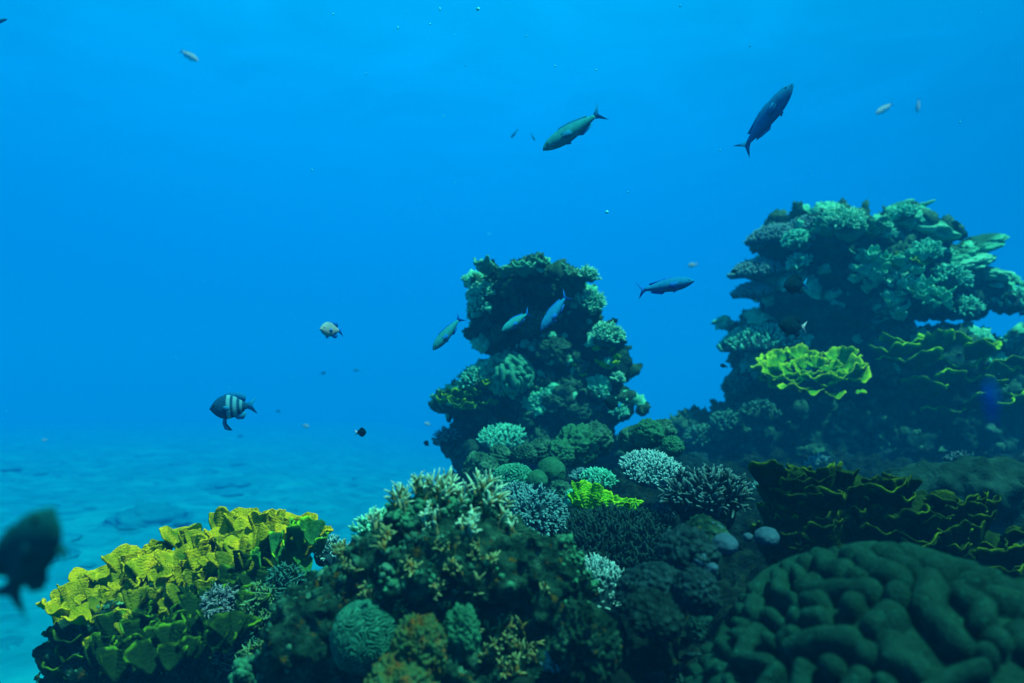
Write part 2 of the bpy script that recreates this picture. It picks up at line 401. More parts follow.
def plate_mesh(c, outdir, size, tilt, rng, spread=1.1, ruffle=.12, curl=.5, nu=16, nv=36, thick=.006, bumps=.0, bscale=80., scallop=.14, freq=5, up=(0, 0, 1), row=0.0, wear=1.1, keep=.55):
    """one wavy leaf of a plate coral, rising from c in direction outdir"""
    up = unit(np.asarray(up, float)); o = np.asarray(outdir, float); o = unit(o - up * np.dot(o, up)); s = np.cross(up, o)
    u = np.linspace(.04, 1, nu); v = np.linspace(-1, 1, nv); U, V = np.meshgrid(u, v, indexing='ij'); U, V = U.ravel(), V.ravel()
    sd_ = int(rng.integers(0, 1e6)); phi = V * spread
    edge = 1 + scallop * fbm(np.stack([V * freq * .5, V * 0, V * 0 + .5], 1), 1.0, 3, sd_) * 1.8 - .22 * np.abs(V) ** 4
    r = size * U * edge; ta = tilt + curl * (U - .4) + .10 * np.sin(phi * 2 + sd_)
    wob = ruffle * size * U ** 2.0 * (np.sin(phi * freq + sd_) + .5 * np.sin(phi * freq * 2.3 + sd_ * 1.7))
    hor = r * np.cos(ta) - wob * np.sin(ta); ver = r * np.sin(ta) + wob * np.cos(ta)
    P = c + (np.cos(phi) * hor)[:, None] * o + (np.sin(phi) * r * (.45 + .55 * np.cos(ta)) * 1.0)[:, None] * s + ver[:, None] * up
    G = P.reshape(nu, nv, 3); n = unit(np.cross(np.gradient(G, axis=0), np.gradient(G, axis=1))).reshape(-1, 3)
    n = n * np.sign((n @ up).mean() + 1e-9)
    if bumps: P = P + n * (bumps * (fbm(P, bscale, 2, sd_ + 1) + row * np.sin(U * size * 2 * np.pi / .0105 + 2.2 * fbm(P, 18, 2, sd_ + 3))))[:, None]
    th = thick * (1 - .55 * U)[:, None]
    T_, B_ = P + n * th * .5, P - n * th * .5; k = nu * nv
    I = np.arange(k).reshape(nu, nv); q = np.stack([I[:-1, :-1], I[1:, :-1], I[1:, 1:], I[:-1, 1:]], -1).reshape(-1, 4)
    qs = [q, q[:, ::-1] + k]
    for e in (I[0], I[-1][::-1], I[:, 0][::-1], I[:, -1]): qs.append(np.stack([e[:-1], e[1:], e[1:] + k, e[:-1] + k], 1))
    tp = smooth(.80, .98, U) * np.clip(keep + wear * fbm(np.stack([V * 3.1, U * 2, V * 0 + .3], 1), 1.0, 3, sd_ + 8), 0, 1)
    return np.concatenate([T_, B_]), np.concatenate(qs), np.concatenate([tp, tp])

def add_plate(t, mat, *a, name='plate', **k):
    v, q, tp = plate_mesh(*a, **k); mb = MB(); mb.add(v, q, tip=tp); return build(name, mb, mat, t)

# ------------------------------------------------------------------ materials
def mat(name, cols, scale=8., tip=None, tipw=1.0, tpow=1.6, bump=.4, bscale=60., rough=.9, spot=None, spot_scale=30., spot_w=(.6, .7), trans=0.0, rnd=0.0, detail=6):
    m = bpy.data.materials.new(name); m.use_nodes = True; t = m.node_tree; L = t.links.new; b = t.nodes['Principled BSDF']
    b.inputs['Roughness'].default_value = rough
    b.inputs['Specular IOR Level'].default_value = 0.0
    tc = t.nodes.new('ShaderNodeTexCoord'); nz = t.nodes.new('ShaderNodeTexNoise'); nz.inputs['Scale'].default_value = scale; nz.inputs['Detail'].default_value = detail; nz.inputs['Roughness'].default_value = .62
    L(tc.outputs['Object'], nz.inputs['Vector'])
    r = t.nodes.new('ShaderNodeValToRGB'); e = r.color_ramp.elements; n = len(cols)
    for i, c in enumerate(cols):
        p = .30 + .40 * (i / max(n - 1, 1))
        if i < 2 and i < n: e[i].position = p; e[i].color = (*c, 1)
        else: x = e.new(p); x.color = (*c, 1)
    if n == 1: e[1].color = (*cols[0], 1)
    L(nz.outputs['Fac'], r.inputs[0]); col = r.outputs[0]
    if spot:
        n2 = t.nodes.new('ShaderNodeTexNoise'); n2.inputs['Scale'].default_value = spot_scale; n2.inputs['Detail'].default_value = 3
        L(tc.outputs['Object'], n2.inputs['Vector'])
        mr = t.nodes.new('ShaderNodeMapRange'); mr.inputs[1].default_value, mr.inputs[2].default_value = spot_w; L(n2.outputs['Fac'], mr.inputs[0])
        mx = t.nodes.new('ShaderNodeMix'); mx.data_type = 'RGBA'; L(mr.outputs[0], mx.inputs[0]); L(col, mx.inputs[6]); mx.inputs[7].default_value = (*spot, 1); col = mx.outputs[2]
    if tip:
        at_ = t.nodes.new('ShaderNodeAttribute'); at_.attribute_name = 'tip'; mu = t.nodes.new('ShaderNodeMath'); mu.operation = 'POWER'; mu.inputs[1].default_value = tpow; L(at_.outputs['Fac'], mu.inputs[0])
        m2 = t.nodes.new('ShaderNodeMath'); m2.operation = 'MULTIPLY'; m2.inputs[1].default_value = tipw; L(mu.outputs[0], m2.inputs[0])
        mx = t.nodes.new('ShaderNodeMix'); mx.data_type = 'RGBA'; L(m2.outputs[0], mx.inputs[0]); L(col, mx.inputs[6]); mx.inputs[7].default_value = (*tip, 1); col = mx.outputs[2]
    if rnd:
        oi = t.nodes.new('ShaderNodeObjectInfo'); mr = t.nodes.new('ShaderNodeMapRange'); mr.inputs[3].default_value = 1 - rnd; mr.inputs[4].default_value = 1 + rnd; L(oi.outputs['Random'], mr.inputs[0])
        hs = t.nodes.new('ShaderNodeHueSaturation'); L(mr.outputs[0], hs.inputs['Value']); L(col, hs.inputs['Color']); col = hs.outputs[0]
    L(col, b.inputs['Base Color'])
    if bump:
        n3 = t.nodes.new('ShaderNodeTexNoise'); n3.inputs['Scale'].default_value = bscale; n3.inputs['Detail'].default_value = 4; L(tc.outputs['Object'], n3.inputs['Vector'])
        bp = t.nodes.new('ShaderNodeBump'); bp.inputs['Strength'].default_value = bump; bp.inputs['Distance'].default_value = .01; L(n3.outputs['Fac'], bp.inputs['Height']); L(bp.outputs[0], b.inputs['Normal'])
    return m

M = {}  # distant corals hold little red: the water's absorption is put into their colours
M['sand'] = mat('water_blue_sand', [(.0002, .14, .20), (.0006, .19, .27), (.002, .28, .34)], .7, spot=(.0003, .11, .17), spot_scale=1.6, spot_w=(.56, .70), bump=.35, bscale=9, detail=9)  # blue of the light in deep water is put into the sand colour
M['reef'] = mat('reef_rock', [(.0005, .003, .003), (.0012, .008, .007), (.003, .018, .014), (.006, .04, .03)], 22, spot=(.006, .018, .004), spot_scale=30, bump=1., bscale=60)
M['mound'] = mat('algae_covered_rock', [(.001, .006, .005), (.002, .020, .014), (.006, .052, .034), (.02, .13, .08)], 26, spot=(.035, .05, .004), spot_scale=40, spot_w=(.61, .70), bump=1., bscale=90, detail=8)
M['pillar'] = mat('pillar_rock', [(.0005, .008, .009), (.002, .022, .021), (.005, .05, .042), (.02, .16, .12)], 9, spot=(.004, .05, .02), spot_scale=9, bump=1., bscale=45)  # reef, mound and pillar rock darkened to put deep shade into the colour
M['crust'] = mat('sunlit_coral_crust', [(.015, .24, .16), (.03, .45, .29), (.08, .70, .48)], 18, bump=.6, bscale=80)  # bright crust for upward faces: sunlight put into the colour
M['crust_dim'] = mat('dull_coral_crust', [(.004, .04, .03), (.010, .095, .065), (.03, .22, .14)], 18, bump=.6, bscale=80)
M['teal_base'] = mat('teal_coral_base', [(.006, .05, .04), (.015, .11, .08)], 14, bump=.5)
M['teal_branch'] = mat('teal_coral_branch', [(.012, .17, .12), (.025, .30, .21)], 14, tip=(.06, .72, .52), bump=.2)
M['mint_branch'] = mat('mint_coral_branch', [(.02, .26, .17), (.04, .42, .27)], 14, tip=(.12, .82, .56), bump=.2)
M['brown_branch'] = mat('ochre_coral_branch', [(.02, .06, .014), (.07, .12, .02), (.15, .15, .015)], 22, tip=(.20, .80, .58), bump=.3)
M['blue_base'] = mat('slate_coral_base', [(.003, .022, .028), (.006, .045, .055)], 14, bump=.5)
M['blue_branch'] = mat('slate_coral_branch', [(.006, .06, .075), (.015, .11, .13)], 14, tip=(.06, .36, .38), bump=.2)
M['pale_branch'] = mat('pale_coral_branch', [(.012, .10, .11), (.03, .19, .20)], 14, tip=(.15, .62, .60), tpow=2.0, bump=.2)
M['dark_branch'] = mat('dark_coral_branch', [(.001, .008, .008), (.002, .015, .014)], 14, tip=(.008, .06, .055), bump=.2)
M['dark_base'] = mat('dark_coral_base', [(.001, .007, .006), (.003, .015, .012)], 14, bump=.5)
M['thorn_branch'] = mat('grey_coral_branch', [(.001, .010, .012), (.004, .02, .022)], 14, tip=(.05, .24, .25), tpow=3.0, bump=.2)
M['brain_near'] = mat('dark_green_brain_coral', [(.003, .030, .024), (.004, .049, .037), (.006, .072, .054)], 24, bump=1.0, bscale=240, spot=(.005, .095, .068), spot_scale=80)  # own dark green, lowered further to paint in the dim corner
M['brain_mid'] = mat('green_brain_coral', [(.004, .10, .07), (.008, .15, .10)], 14, tip=(.02, .28, .18), bump=.3, bscale=90)
M['brain_small'] = mat('teal_ridged_coral', [(.002, .018, .015), (.004, .04, .03)], 16, tip=(.012, .19, .13), bump=.4, bscale=120)
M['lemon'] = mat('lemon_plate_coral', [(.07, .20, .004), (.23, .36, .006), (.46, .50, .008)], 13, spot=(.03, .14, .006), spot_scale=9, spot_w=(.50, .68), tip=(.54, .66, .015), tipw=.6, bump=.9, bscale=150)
M['lemon_dim'] = mat('half_shaded_lemon_plate_coral', [(.02, .09, .006), (.06, .16, .008), (.13, .22, .01)], 13, tip=(.30, .46, .02), tpow=2.5, bump=.9, bscale=150)  # darker lemon for half shaded rows, shade put into the colour
M['brown_low'] = mat('ochre_green_coral_branch', [(.01, .04, .012), (.05, .09, .015), (.20, .16, .012)], 30, tip=(.10, .34, .16), bump=.3)
M['moss_branch'] = mat('moss_coral_branch', [(.01, .05, .015), (.03, .11, .02), (.10, .16, .015)], 30, tip=(.07, .40, .20), bump=.3)
M['dim_branch'] = mat('dim_teal_coral_branch', [(.003, .03, .025), (.008, .06, .05)], 20, tip=(.03, .30, .24), tpow=2.5, bump=.3)
M['speck_branch'] = mat('speckled_coral_branch', [(.003, .03, .03), (.01, .07, .07)], 40, tip=(.20, .55, .60), tpow=4., bump=.3)
M['pillar_growth'] = mat('shaded_pillar_growth', [(.003, .03, .024), (.008, .07, .05), (.02, .15, .10)], 18, bump=.6, bscale=60)  # darker crust for the pillar face, with its shade painted in
M['lime_whorl'] = mat('lime_edged_whorl_coral', [(.006, .08, .02), (.03, .26, .012), (.08, .48, .012)], 14, tip=(.20, .66, .012), tpow=1.0, bump=.8, bscale=70)
M['lime'] = mat('lime_plate_coral', [(.02, .24, .006), (.05, .44, .008), (.10, .58, .01)], 16, tip=(.20, .70, .012), tipw=.7, bump=.9, bscale=110, spot=(.015, .16, .02), spot_scale=25)  # the glow is painted by a high base colour; nothing emits
M['lime_rim'] = mat('lime_rimmed_plate_coral', [(.004, .06, .03), (.010, .13, .035), (.02, .20, .03)], 14, tip=(.14, .72, .012), tpow=2.6, bump=.7, bscale=80)
M['olive_rim'] = mat('olive_rimmed_plate_coral', [(.002, .014, .005), (.005, .032, .008), (.010, .055, .009)], 18, tip=(.05, .20, .006), tpow=2.4, bump=.8, bscale=110)
M['teal_plate'] = mat('teal_plate_coral', [(.01, .15, .10), (.02, .26, .17)], 14, tip=(.05, .5, .33), bump=.5, bscale=80)
M['rim_plate'] = mat('pale_rimmed_teal_plate', [(.006, .09, .06), (.012, .14, .09)], 12, tip=(.03, .42, .26), tpow=2.5, bump=.5, bscale=60)
M['lavender'] = mat('pale_grey_sponge', [(.008, .06, .09), (.02, .11, .16)], 20, bump=.3, bscale=120)
M['slate_lump'] = mat('slate_lump_coral', [(.001, .011, .013), (.003, .024, .028), (.006, .045, .05)], 26, bump=.7, bscale=120, tip=(.012, .085, .095), tipw=.7, spot=(.01, .07, .08), spot_scale=60)  # darkened with the sponges: vignette of the lower edge put into colour
M['green_lump'] = mat('green_lump_coral', [(.006, .08, .04), (.012, .15, .085)], 16, bump=.5, bscale=90, tip=(.03, .30, .17), tipw=.5)
M['lemon_shade'] = mat('shaded_lemon_plate_coral', [(.002, .018, .008), (.005, .04, .012)], 14, tip=(.05, .26, .012), tpow=2.5, bump=.6, bscale=110)  # darkest lemon copy, painting shade on the lower leaves
M['orange_lump'] = mat('orange_crust', [(.10, .055, .003), (.03, .09, .025), (.012, .11, .05), (.14, .085, .005)], 22, bump=.8, bscale=110)
M['rubble'] = mat('water_blue_rubble', [(.0002, .11, .18), (.0006, .15, .23), (.002, .20, .27)], 3, bump=.5, bscale=20, rnd=.1)  # follows the sand, with the water's blue light painted in
M['ridge'] = mat('grey_green_ridge', [(.002, .018, .017), (.004, .036, .031), (.008, .065, .055)], 12, bump=.8, bscale=60)
M['stick'] = mat('brown_stick', [(.01, .09, .10), (.02, .12, .12)], 20)
M['speck'] = mat('pale_speck', [(.05, .8, .85)], 5, bump=0)

# ------------------------------------------------------------------ haze (the water)
def box_mb(lo, hi):
    mb = MB(); v = [(x, y, z) for x in (lo[0], hi[0]) for y in (lo[1], hi[1]) for z in (lo[2], hi[2])]
    mb.add(v, [(0, 1, 3, 2), (4, 6, 7, 5), (0, 4, 5, 1), (2, 3, 7, 6), (0, 2, 6, 4), (1, 5, 7, 3)]); return mb
hm = bpy.data.materials.new('haze'); hm.use_nodes = True; ht = hm.node_tree; ht.nodes.clear()
ho = ht.nodes.new('ShaderNodeOutputMaterial'); pv = ht.nodes.new('ShaderNodeVolumePrincipled'); ht.links.new(pv.outputs[0], ho.inputs['Volume'])
pv.inputs['Density'].default_value = HAZE_DENSITY; pv.inputs['Color'].default_value = (*HAZE_COLOR, 1)
pv.inputs['Anisotropy'].default_value = 0.0
try: hm.cycles.homogeneous_volume = True
except Exception: pass
hz = bpy.data.objects.new('haze', box_mb((-125, -8, -12), (125, 125, 9.5)).mesh('haze', hm, smooth_=False)); SC.collection.objects.link(hz); hz['kind'] = 'stuff'

# ------------------------------------------------------------------ seabed and reef ground
def grid_mb(xs, ys, zf):
    X, Y = np.meshgrid(xs, ys, indexing='ij'); P = np.stack([X.ravel(), Y.ravel(), np.zeros(X.size)], 1); P[:, 2] = zf(P)
    I = np.arange(X.size).reshape(X.shape); q = np.stack([I[:-1, :-1], I[1:, :-1], I[1:, 1:], I[:-1, 1:]], -1).reshape(-1, 4)
    return P, q
def sand_h(P):
    q = P.copy(); q[:, 2] = 0
    h = .10 * fbm(q, .35, 3, 3) + .022 * fbm(q, 1.7, 4, 5) + .010 * fbm(q, 7, 3, 8)
    r = smooth(4.5, 14, P[:, 1] + .25 * np.abs(P[:, 0]))
    return -1.75 + h + r * (.22 * np.clip(fbm(q, .8, 4, 21) + .12, 0, 1) + .30 * np.clip(fbm(q, .28, 3, 23), 0, 1)) - (.015 + .05 * smooth(-22, 4, P[:, 0])) * np.clip(P[:, 1] - 11, 0, 200)
xs = np.sinh(np.linspace(-3.9, 3.9, 560)) * 115 / np.sinh(3.9); ys = -4 + (np.sinh(np.linspace(0, 4.2, 600)) * 120 / np.sinh(4.2))
P, q = grid_mb(xs, ys, sand_h); mb = MB(); mb.add(P, q); build('seabed', mb, M['sand'], kind='structure')

def reef_h(P):
    x, y = P[:, 0], P[:, 1]; q = P.copy(); q[:, 2] = 0
    e = smooth(-.95, -.15, x - .10 * (y - 2.0) + .22 * fbm(q, 1.3, 2, 31))
    b = 1 - smooth(8.6, 10.6, y + .3 * fbm(q, .9, 2, 33))
    lvl = .80 + .055 * np.clip(y - 1.2, 0, 3.5) - .10 * smooth(3.6, 5.5, y)
    return -2.1 + (lvl + 2.1) * e * b * smooth(-1.0, .3, y + 1.2) + e * (.10 * fbm(q, 2.6, 4, 35) + .05 * fbm(q, 8, 3, 37))
P, q = grid_mb(np.linspace(-1.6, 9.5, 700), np.linspace(.25, 10.8, 660), reef_h)
nn = vnormals(P, q); P = P + nn * (.05 * np.clip(worley(P, 9, 4) - .3, -.2, .5) * -1.6 + .03 * fbm(P, 22, 3, 6))[:, None] + np.stack([fbm(P, 6, 2, 50 + k) * .05 for k in range(3)], 1)
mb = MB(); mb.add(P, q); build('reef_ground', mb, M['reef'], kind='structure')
REEFV, REEFN = P, vnormals(P, q)

exec_scene = True
# ------------------------------------------------------------------ rock masses
UPV = np.array([0, 0, 1.0])
def rock(name, label, cat, blobs, material, base, crust=None, ncrust=0, csize=(.015, .04), seed=0, zlo=-.2, crust_name='encrusting_growth', group=None, top=None, K=1.0, topz=-9., **kw):
    """rock body with lumps, ledges and knobs of encrusting growth on its faces"""
    for a_ in ('h', 'k', 'warp', 'lump', 'knob', 'fine'):
        if a_ in kw: kw[a_] *= K
    for a_ in ('wscale', 'lscale', 'kscale', 'fscale'):
        if a_ in kw: kw[a_] /= K
    csize = (csize[0] * K, csize[1] * K)
    v, q, nn = rock_from_blobs(blobs, seed=seed, **kw); t = thing(name, label, cat, base, group)
    mb = MB(); mb.add(v, q); build('rock_body', mb, material, t)
    if crust is not None and ncrust:
        rng = np.random.default_rng(seed + 5); mb = MB()
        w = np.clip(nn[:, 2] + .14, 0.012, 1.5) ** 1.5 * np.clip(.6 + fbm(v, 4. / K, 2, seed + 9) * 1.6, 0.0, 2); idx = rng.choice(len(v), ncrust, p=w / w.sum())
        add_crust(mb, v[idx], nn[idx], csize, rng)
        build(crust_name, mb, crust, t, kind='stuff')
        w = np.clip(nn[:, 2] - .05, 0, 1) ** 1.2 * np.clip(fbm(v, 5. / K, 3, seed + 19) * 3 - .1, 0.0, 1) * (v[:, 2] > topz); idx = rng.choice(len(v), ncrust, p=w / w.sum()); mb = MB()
        add_crust(mb, v[idx], nn[idx], csize, rng, .7); build('lit_top_growth', mb, top or crust, t, kind='stuff')  # paler growth on upward faces paints sunlit tops
    return t, v, nn

def add_crust(mb, P, Nn, csize, rng, flat=.95):
    """small lumpy growths set on a surface"""
    T, Ph, q = dome(6, 9, 1.75); d = np.stack([np.sin(T) * np.cos(Ph), np.sin(T) * np.sin(Ph), np.cos(T)], 1)
    n = len(P); D = unit(Nn + UPV * .35 + rng.normal(size=(n, 3)) * .25); a, b = frames(D)
    s = csize[0] + (csize[1] - csize[0]) * rng.random(n) ** 2.2
    sx, sy, sz = s * rng.uniform(.7, 1.4, n), s * rng.uniform(.7, 1.4, n), s * flat * rng.uniform(.5, 1.9, n)
    nz = 1 + .22 * rng.normal(size=(n, len(d))).clip(-1.5, 1.5)
    V = P[:, None] + (a[:, None] * (d[None, :, :1] * sx[:, None, None]) + b[:, None] * (d[None, :, 1:2] * sy[:, None, None]) + D[:, None] * (d[None, :, 2:] * sz[:, None, None])) * nz[:, :, None]
    mb.add(V.reshape(-1, 3), (q[None] + (np.arange(n) * len(d))[:, None, None]).reshape(-1, 4), tip=np.tile(np.clip(d[:, 2], 0, 1), n))

# middle pillar
DP = 5.9; KP = 1.4
pil = blobs_px([(526, 306, 4, 36, 32, 40), (545, 280, -16, 24, 13, 40), (514, 284, -18, 30, 13, 40), (496, 296, -14, 18, 12, 34), (492, 328, 2, 17, 36, 36), (486, 305, 0, 12, 18, 26),
    (540, 350, 12, 48, 58, 42), (575, 312, 6, 24, 26, 28), (603, 352, -4, 27, 24, 28), (608, 372, -6, 22, 14, 24), (560, 395, 4, 50, 40, 42),
    (470, 402, -8, 28, 13, 24), (505, 385, -14, 26, 26, 24), (458, 408, -6, 20, 9, 18), (528, 440, 2, 66, 42, 46), (485, 445, 2, 34, 30, 34), (460, 438, 4, 20, 7, 16),
    (535, 500, 4, 92, 50, 60), (590, 450, 0, 30, 28, 36), (604, 410, -4, 15, 6, 14), (540, 580, 10, 110, 80, 70), (622, 455, 0, 26, 24, 30)], DP)
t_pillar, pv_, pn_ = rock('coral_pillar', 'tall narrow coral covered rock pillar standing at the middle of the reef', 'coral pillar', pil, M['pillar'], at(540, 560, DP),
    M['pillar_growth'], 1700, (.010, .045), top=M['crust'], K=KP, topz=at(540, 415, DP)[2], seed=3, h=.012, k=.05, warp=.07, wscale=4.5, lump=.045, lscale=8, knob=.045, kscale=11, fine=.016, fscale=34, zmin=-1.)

# right tower
DT = 7.6; KT = 1.46
tow = blobs_px([(842, 254, 0, 66, 32, 56), (815, 300, 4, 54, 46, 50), (880, 287, -4, 74, 36, 56), (930, 272, 0, 38, 18, 40), (945, 302, 4, 38, 18, 40), (1005, 300, 0, 36, 11, 26),
    (830, 365, 16, 92, 66, 56), (925, 385, -6, 96, 50, 56), (880, 440, 6, 160, 64, 66), (742, 440, 0, 60, 26, 44), (690, 446, 6, 40, 14, 30), (905, 232, 0, 30, 18, 28), (935, 234, 0, 26, 9, 18),
    (785, 240, 0, 22, 16, 24), (752, 334, -6, 22, 14, 26), (770, 380, 6, 40, 40, 40), (890, 520, 10, 200, 80, 80), (1040, 400, 0, 40, 60, 50)], DT)
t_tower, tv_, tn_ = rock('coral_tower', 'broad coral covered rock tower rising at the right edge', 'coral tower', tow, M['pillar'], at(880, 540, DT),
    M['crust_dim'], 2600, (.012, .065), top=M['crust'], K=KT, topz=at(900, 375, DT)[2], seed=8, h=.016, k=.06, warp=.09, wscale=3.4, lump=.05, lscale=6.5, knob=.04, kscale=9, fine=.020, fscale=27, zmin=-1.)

# foreground mound in the middle
DM = 1.8
fm = blobs_px([(450, 560, 0, 80, 58, 80), (395, 600, -6, 80, 60, 70), (520, 585, 6, 62, 56, 60), (340, 640, -6, 70, 66, 70), (450, 680, -10, 110, 70, 70), (560, 690, -20, 60, 70, 55), (585, 655, -20, 30, 34, 34), (290, 690, 0, 46, 60, 60), (430, 800, 0, 190, 120, 110)], DM)
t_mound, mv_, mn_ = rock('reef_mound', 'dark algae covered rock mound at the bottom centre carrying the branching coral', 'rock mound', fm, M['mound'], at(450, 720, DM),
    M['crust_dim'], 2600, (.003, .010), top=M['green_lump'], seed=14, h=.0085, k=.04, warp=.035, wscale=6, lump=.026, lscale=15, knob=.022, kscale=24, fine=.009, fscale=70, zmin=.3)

# rock under the lemon coral on the left
DL = 2.3
fl = blobs_px([(170, 648, 22, 100, 58, 40), (250, 622, 22, 66, 62, 40), (124, 645, -6, 70, 28, 50), (230, 690, -4, 90, 60, 60), (142, 728, 0, 112, 60, 70), (200, 820, 0, 170, 120, 90), (290, 640, 0, 36, 40, 44), (210, 1000, 0, 170, 200, 110), (210, 1200, 0, 210, 200, 130)], DL)
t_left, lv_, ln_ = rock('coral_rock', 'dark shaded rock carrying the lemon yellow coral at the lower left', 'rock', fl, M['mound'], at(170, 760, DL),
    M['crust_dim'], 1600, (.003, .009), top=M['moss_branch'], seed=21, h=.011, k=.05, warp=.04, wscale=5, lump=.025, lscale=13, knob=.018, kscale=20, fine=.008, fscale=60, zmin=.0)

# ridge behind the olive plates on the right
DR = 3.0
fr = blobs_px([(960, 492, 0, 90, 28, 50), (1040, 500, 0, 90, 34, 50), (880, 510, 6, 60, 24, 40), (1000, 560, 0, 140, 60, 60)], DR)
rock('coral_ridge', 'smooth grey green coral ridge behind the olive plates at the right edge', 'coral ridge', fr, M['ridge'], at(980, 560, DR),
    seed=27, h=.014, k=.05, warp=.03, wscale=4, lump=.022, lscale=8, knob=.035, kscale=11, fine=.008, fscale=50)

# ------------------------------------------------------------------ near brain coral (bottom right)
DB = 1.35
c = at(922, 746, DB); s = DB / FPX
t = thing('brain_coral', 'large dark green brain coral with fat rounded folds filling the bottom right corner', 'brain coral', c)
build('folded_dome', lobe_mesh(c, unit((-.10, -.28, 1.0)), np.array([225, 215, 172]) * s, 12.5 * s, 23 * s, seed=6, lens=(1.2, 4.2), pitch=1.62, spin=1.15, nth=300, nph=560, thmax=math.pi * .64, rough=.10, fine=.0022), M['brain_near'], t)

# small ridged brain on the mound
c = at(366, 640, 1.62); s = 1.62 / FPX
t = thing('brain_coral', 'small round teal coral with fine ridges on the front of the bottom mound', 'brain coral', c)
build('ridged_dome', brain_mesh(c, unit((-.1, -.55, .85)), np.array([34, 34, 38]) * s, 3.6 * s, 2.2 * s, seed=9, nth=150, nph=300, rough=.12, steps=60), M['brain_small'], t)

# pillar brain
c = at(509, 376, DP - .30); s = (DP - .28) / FPX
t = thing('brain_coral', 'green brain coral with rounded folds on the left face of the middle pillar', 'brain coral', c)
build('folded_dome', lobe_mesh(c, unit((-.1, -.55, .85)), np.array([24, 24, 24]) * s, 3.5 * s, 4.2 * s, seed=12, lens=(.8, 2.4), nth=100, nph=190, rough=.08), M['brain_mid'], t)

# ------------------------------------------------------------------ lemon plate coral (left)
rng = np.random.default_rng(4)
c0 = at(180, 640, DL)
t = thing('plate_coral', 'bright lemon yellow plate coral with frilled leaves at the lower left', 'plate coral', c0)
s = DL / FPX
TOPX, TOPY = [50, 72, 95, 118, 140, 165, 190, 215, 240, 262, 283, 303, 325], [600, 588, 572, 556, 545, 544, 532, 526, 520, 515, 516, 522, 528]
LV = []
for k in range(12):
    for px in np.arange(54 + 5 * k, 322 - 7 * k, 12.5):
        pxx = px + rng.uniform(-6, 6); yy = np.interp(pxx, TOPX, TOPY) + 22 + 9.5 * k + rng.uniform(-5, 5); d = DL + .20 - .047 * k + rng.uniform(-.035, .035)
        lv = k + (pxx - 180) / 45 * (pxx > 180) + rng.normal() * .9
        LV.append((rng.uniform(15, 30) * (1.1 if k < 4 else .9), pxx, yy, d, 'lemon' if lv < 4.2 else ('lemon_dim' if lv < 6 else 'lemon_shade')))  # leaf colours darken by row and to the right as painted shade
LV.sort(reverse=True); rest = {}
for n_, (sz, pxx, yy, d, mk) in enumerate(LV):
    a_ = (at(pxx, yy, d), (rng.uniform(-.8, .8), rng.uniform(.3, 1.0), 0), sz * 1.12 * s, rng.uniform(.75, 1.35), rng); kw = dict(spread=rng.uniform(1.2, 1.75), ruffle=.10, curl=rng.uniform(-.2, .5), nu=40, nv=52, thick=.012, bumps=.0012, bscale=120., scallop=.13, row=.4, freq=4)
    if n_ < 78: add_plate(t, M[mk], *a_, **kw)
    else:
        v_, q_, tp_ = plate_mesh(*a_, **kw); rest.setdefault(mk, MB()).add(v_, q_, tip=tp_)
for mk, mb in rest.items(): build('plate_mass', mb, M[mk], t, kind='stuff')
# tiers jutting out of the shaded front
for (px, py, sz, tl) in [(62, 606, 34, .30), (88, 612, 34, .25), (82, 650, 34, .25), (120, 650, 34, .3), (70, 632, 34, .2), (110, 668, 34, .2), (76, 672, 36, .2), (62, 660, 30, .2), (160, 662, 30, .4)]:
    add_plate(t, M['lemon'] if py < 615 else M['lemon_shade'], at(px + 6, py + 10, DL - .10), (rng.uniform(-.9, -.1), rng.uniform(-1, -.3), 0), sz * s * .85, tl, rng, spread=1.3, ruffle=.12, curl=.4, nu=24, nv=48, thick=.008, bumps=.0024, bscale=75., row=.6)
# dark upright end leaves at the right end of the colony
for (px, py, sz) in [(300, 548, 26), (285, 545, 26), (312, 546, 26), (272, 556, 24), (298, 566, 26), (318, 556, 22), (284, 572, 24), (308, 580, 24), (262, 572, 24), (292, 590, 24)]:
    add_plate(t, M['lime_rim'], at(px, py, DL - .06), (rng.uniform(-.6, .8), rng.uniform(-.6, .6), 0), sz * s, 1.0, rng, spread=1.2, ruffle=.10, curl=.3, nu=24, nv=48, thick=.007, bumps=.002, bscale=75.)

# ------------------------------------------------------------------ lime plate coral in the middle
D = 2.75; s = D / FPX; rng = np.random.default_rng(6)
t = thing('plate_coral', 'bright lime plate coral with upright leaves at the foot of the middle pillar', 'plate coral', at(605, 518, D))
for (px, py, sz, ox, oy, tl) in [(583, 512, 27, -.3, .8, 1.25), (593, 514, 27, .2, .9, 1.2), (577, 514, 20, -.7, .4, 1.1), (601, 516, 22, .3, 1, 1.1), (610, 517, 19, .1, 1, 1.1), (619, 517, 17, .4, 1, 1.0), (628, 517, 16, .3, .8, 1.0), (634, 515, 13, .9, .4, .9), (588, 519, 22, -.3, -.6, 1.35), (578, 518, 17, -.6, -.5, 1.3), (598, 520, 19, .2, -.6, 1.3), (608, 520, 17, -.1, -.6, 1.3), (618, 520, 15, .2, -.6, 1.25), (627, 519, 14, .3, -.5, 1.2)]:
    add_plate(t, M['lime'], at(px, py - 3, D - .12), (ox, oy, 0), sz * s, tl, rng, spread=1.0, ruffle=.05, curl=.15, nu=26, nv=40, thick=.006, bumps=.0022, bscale=60., scallop=.10, row=.5)

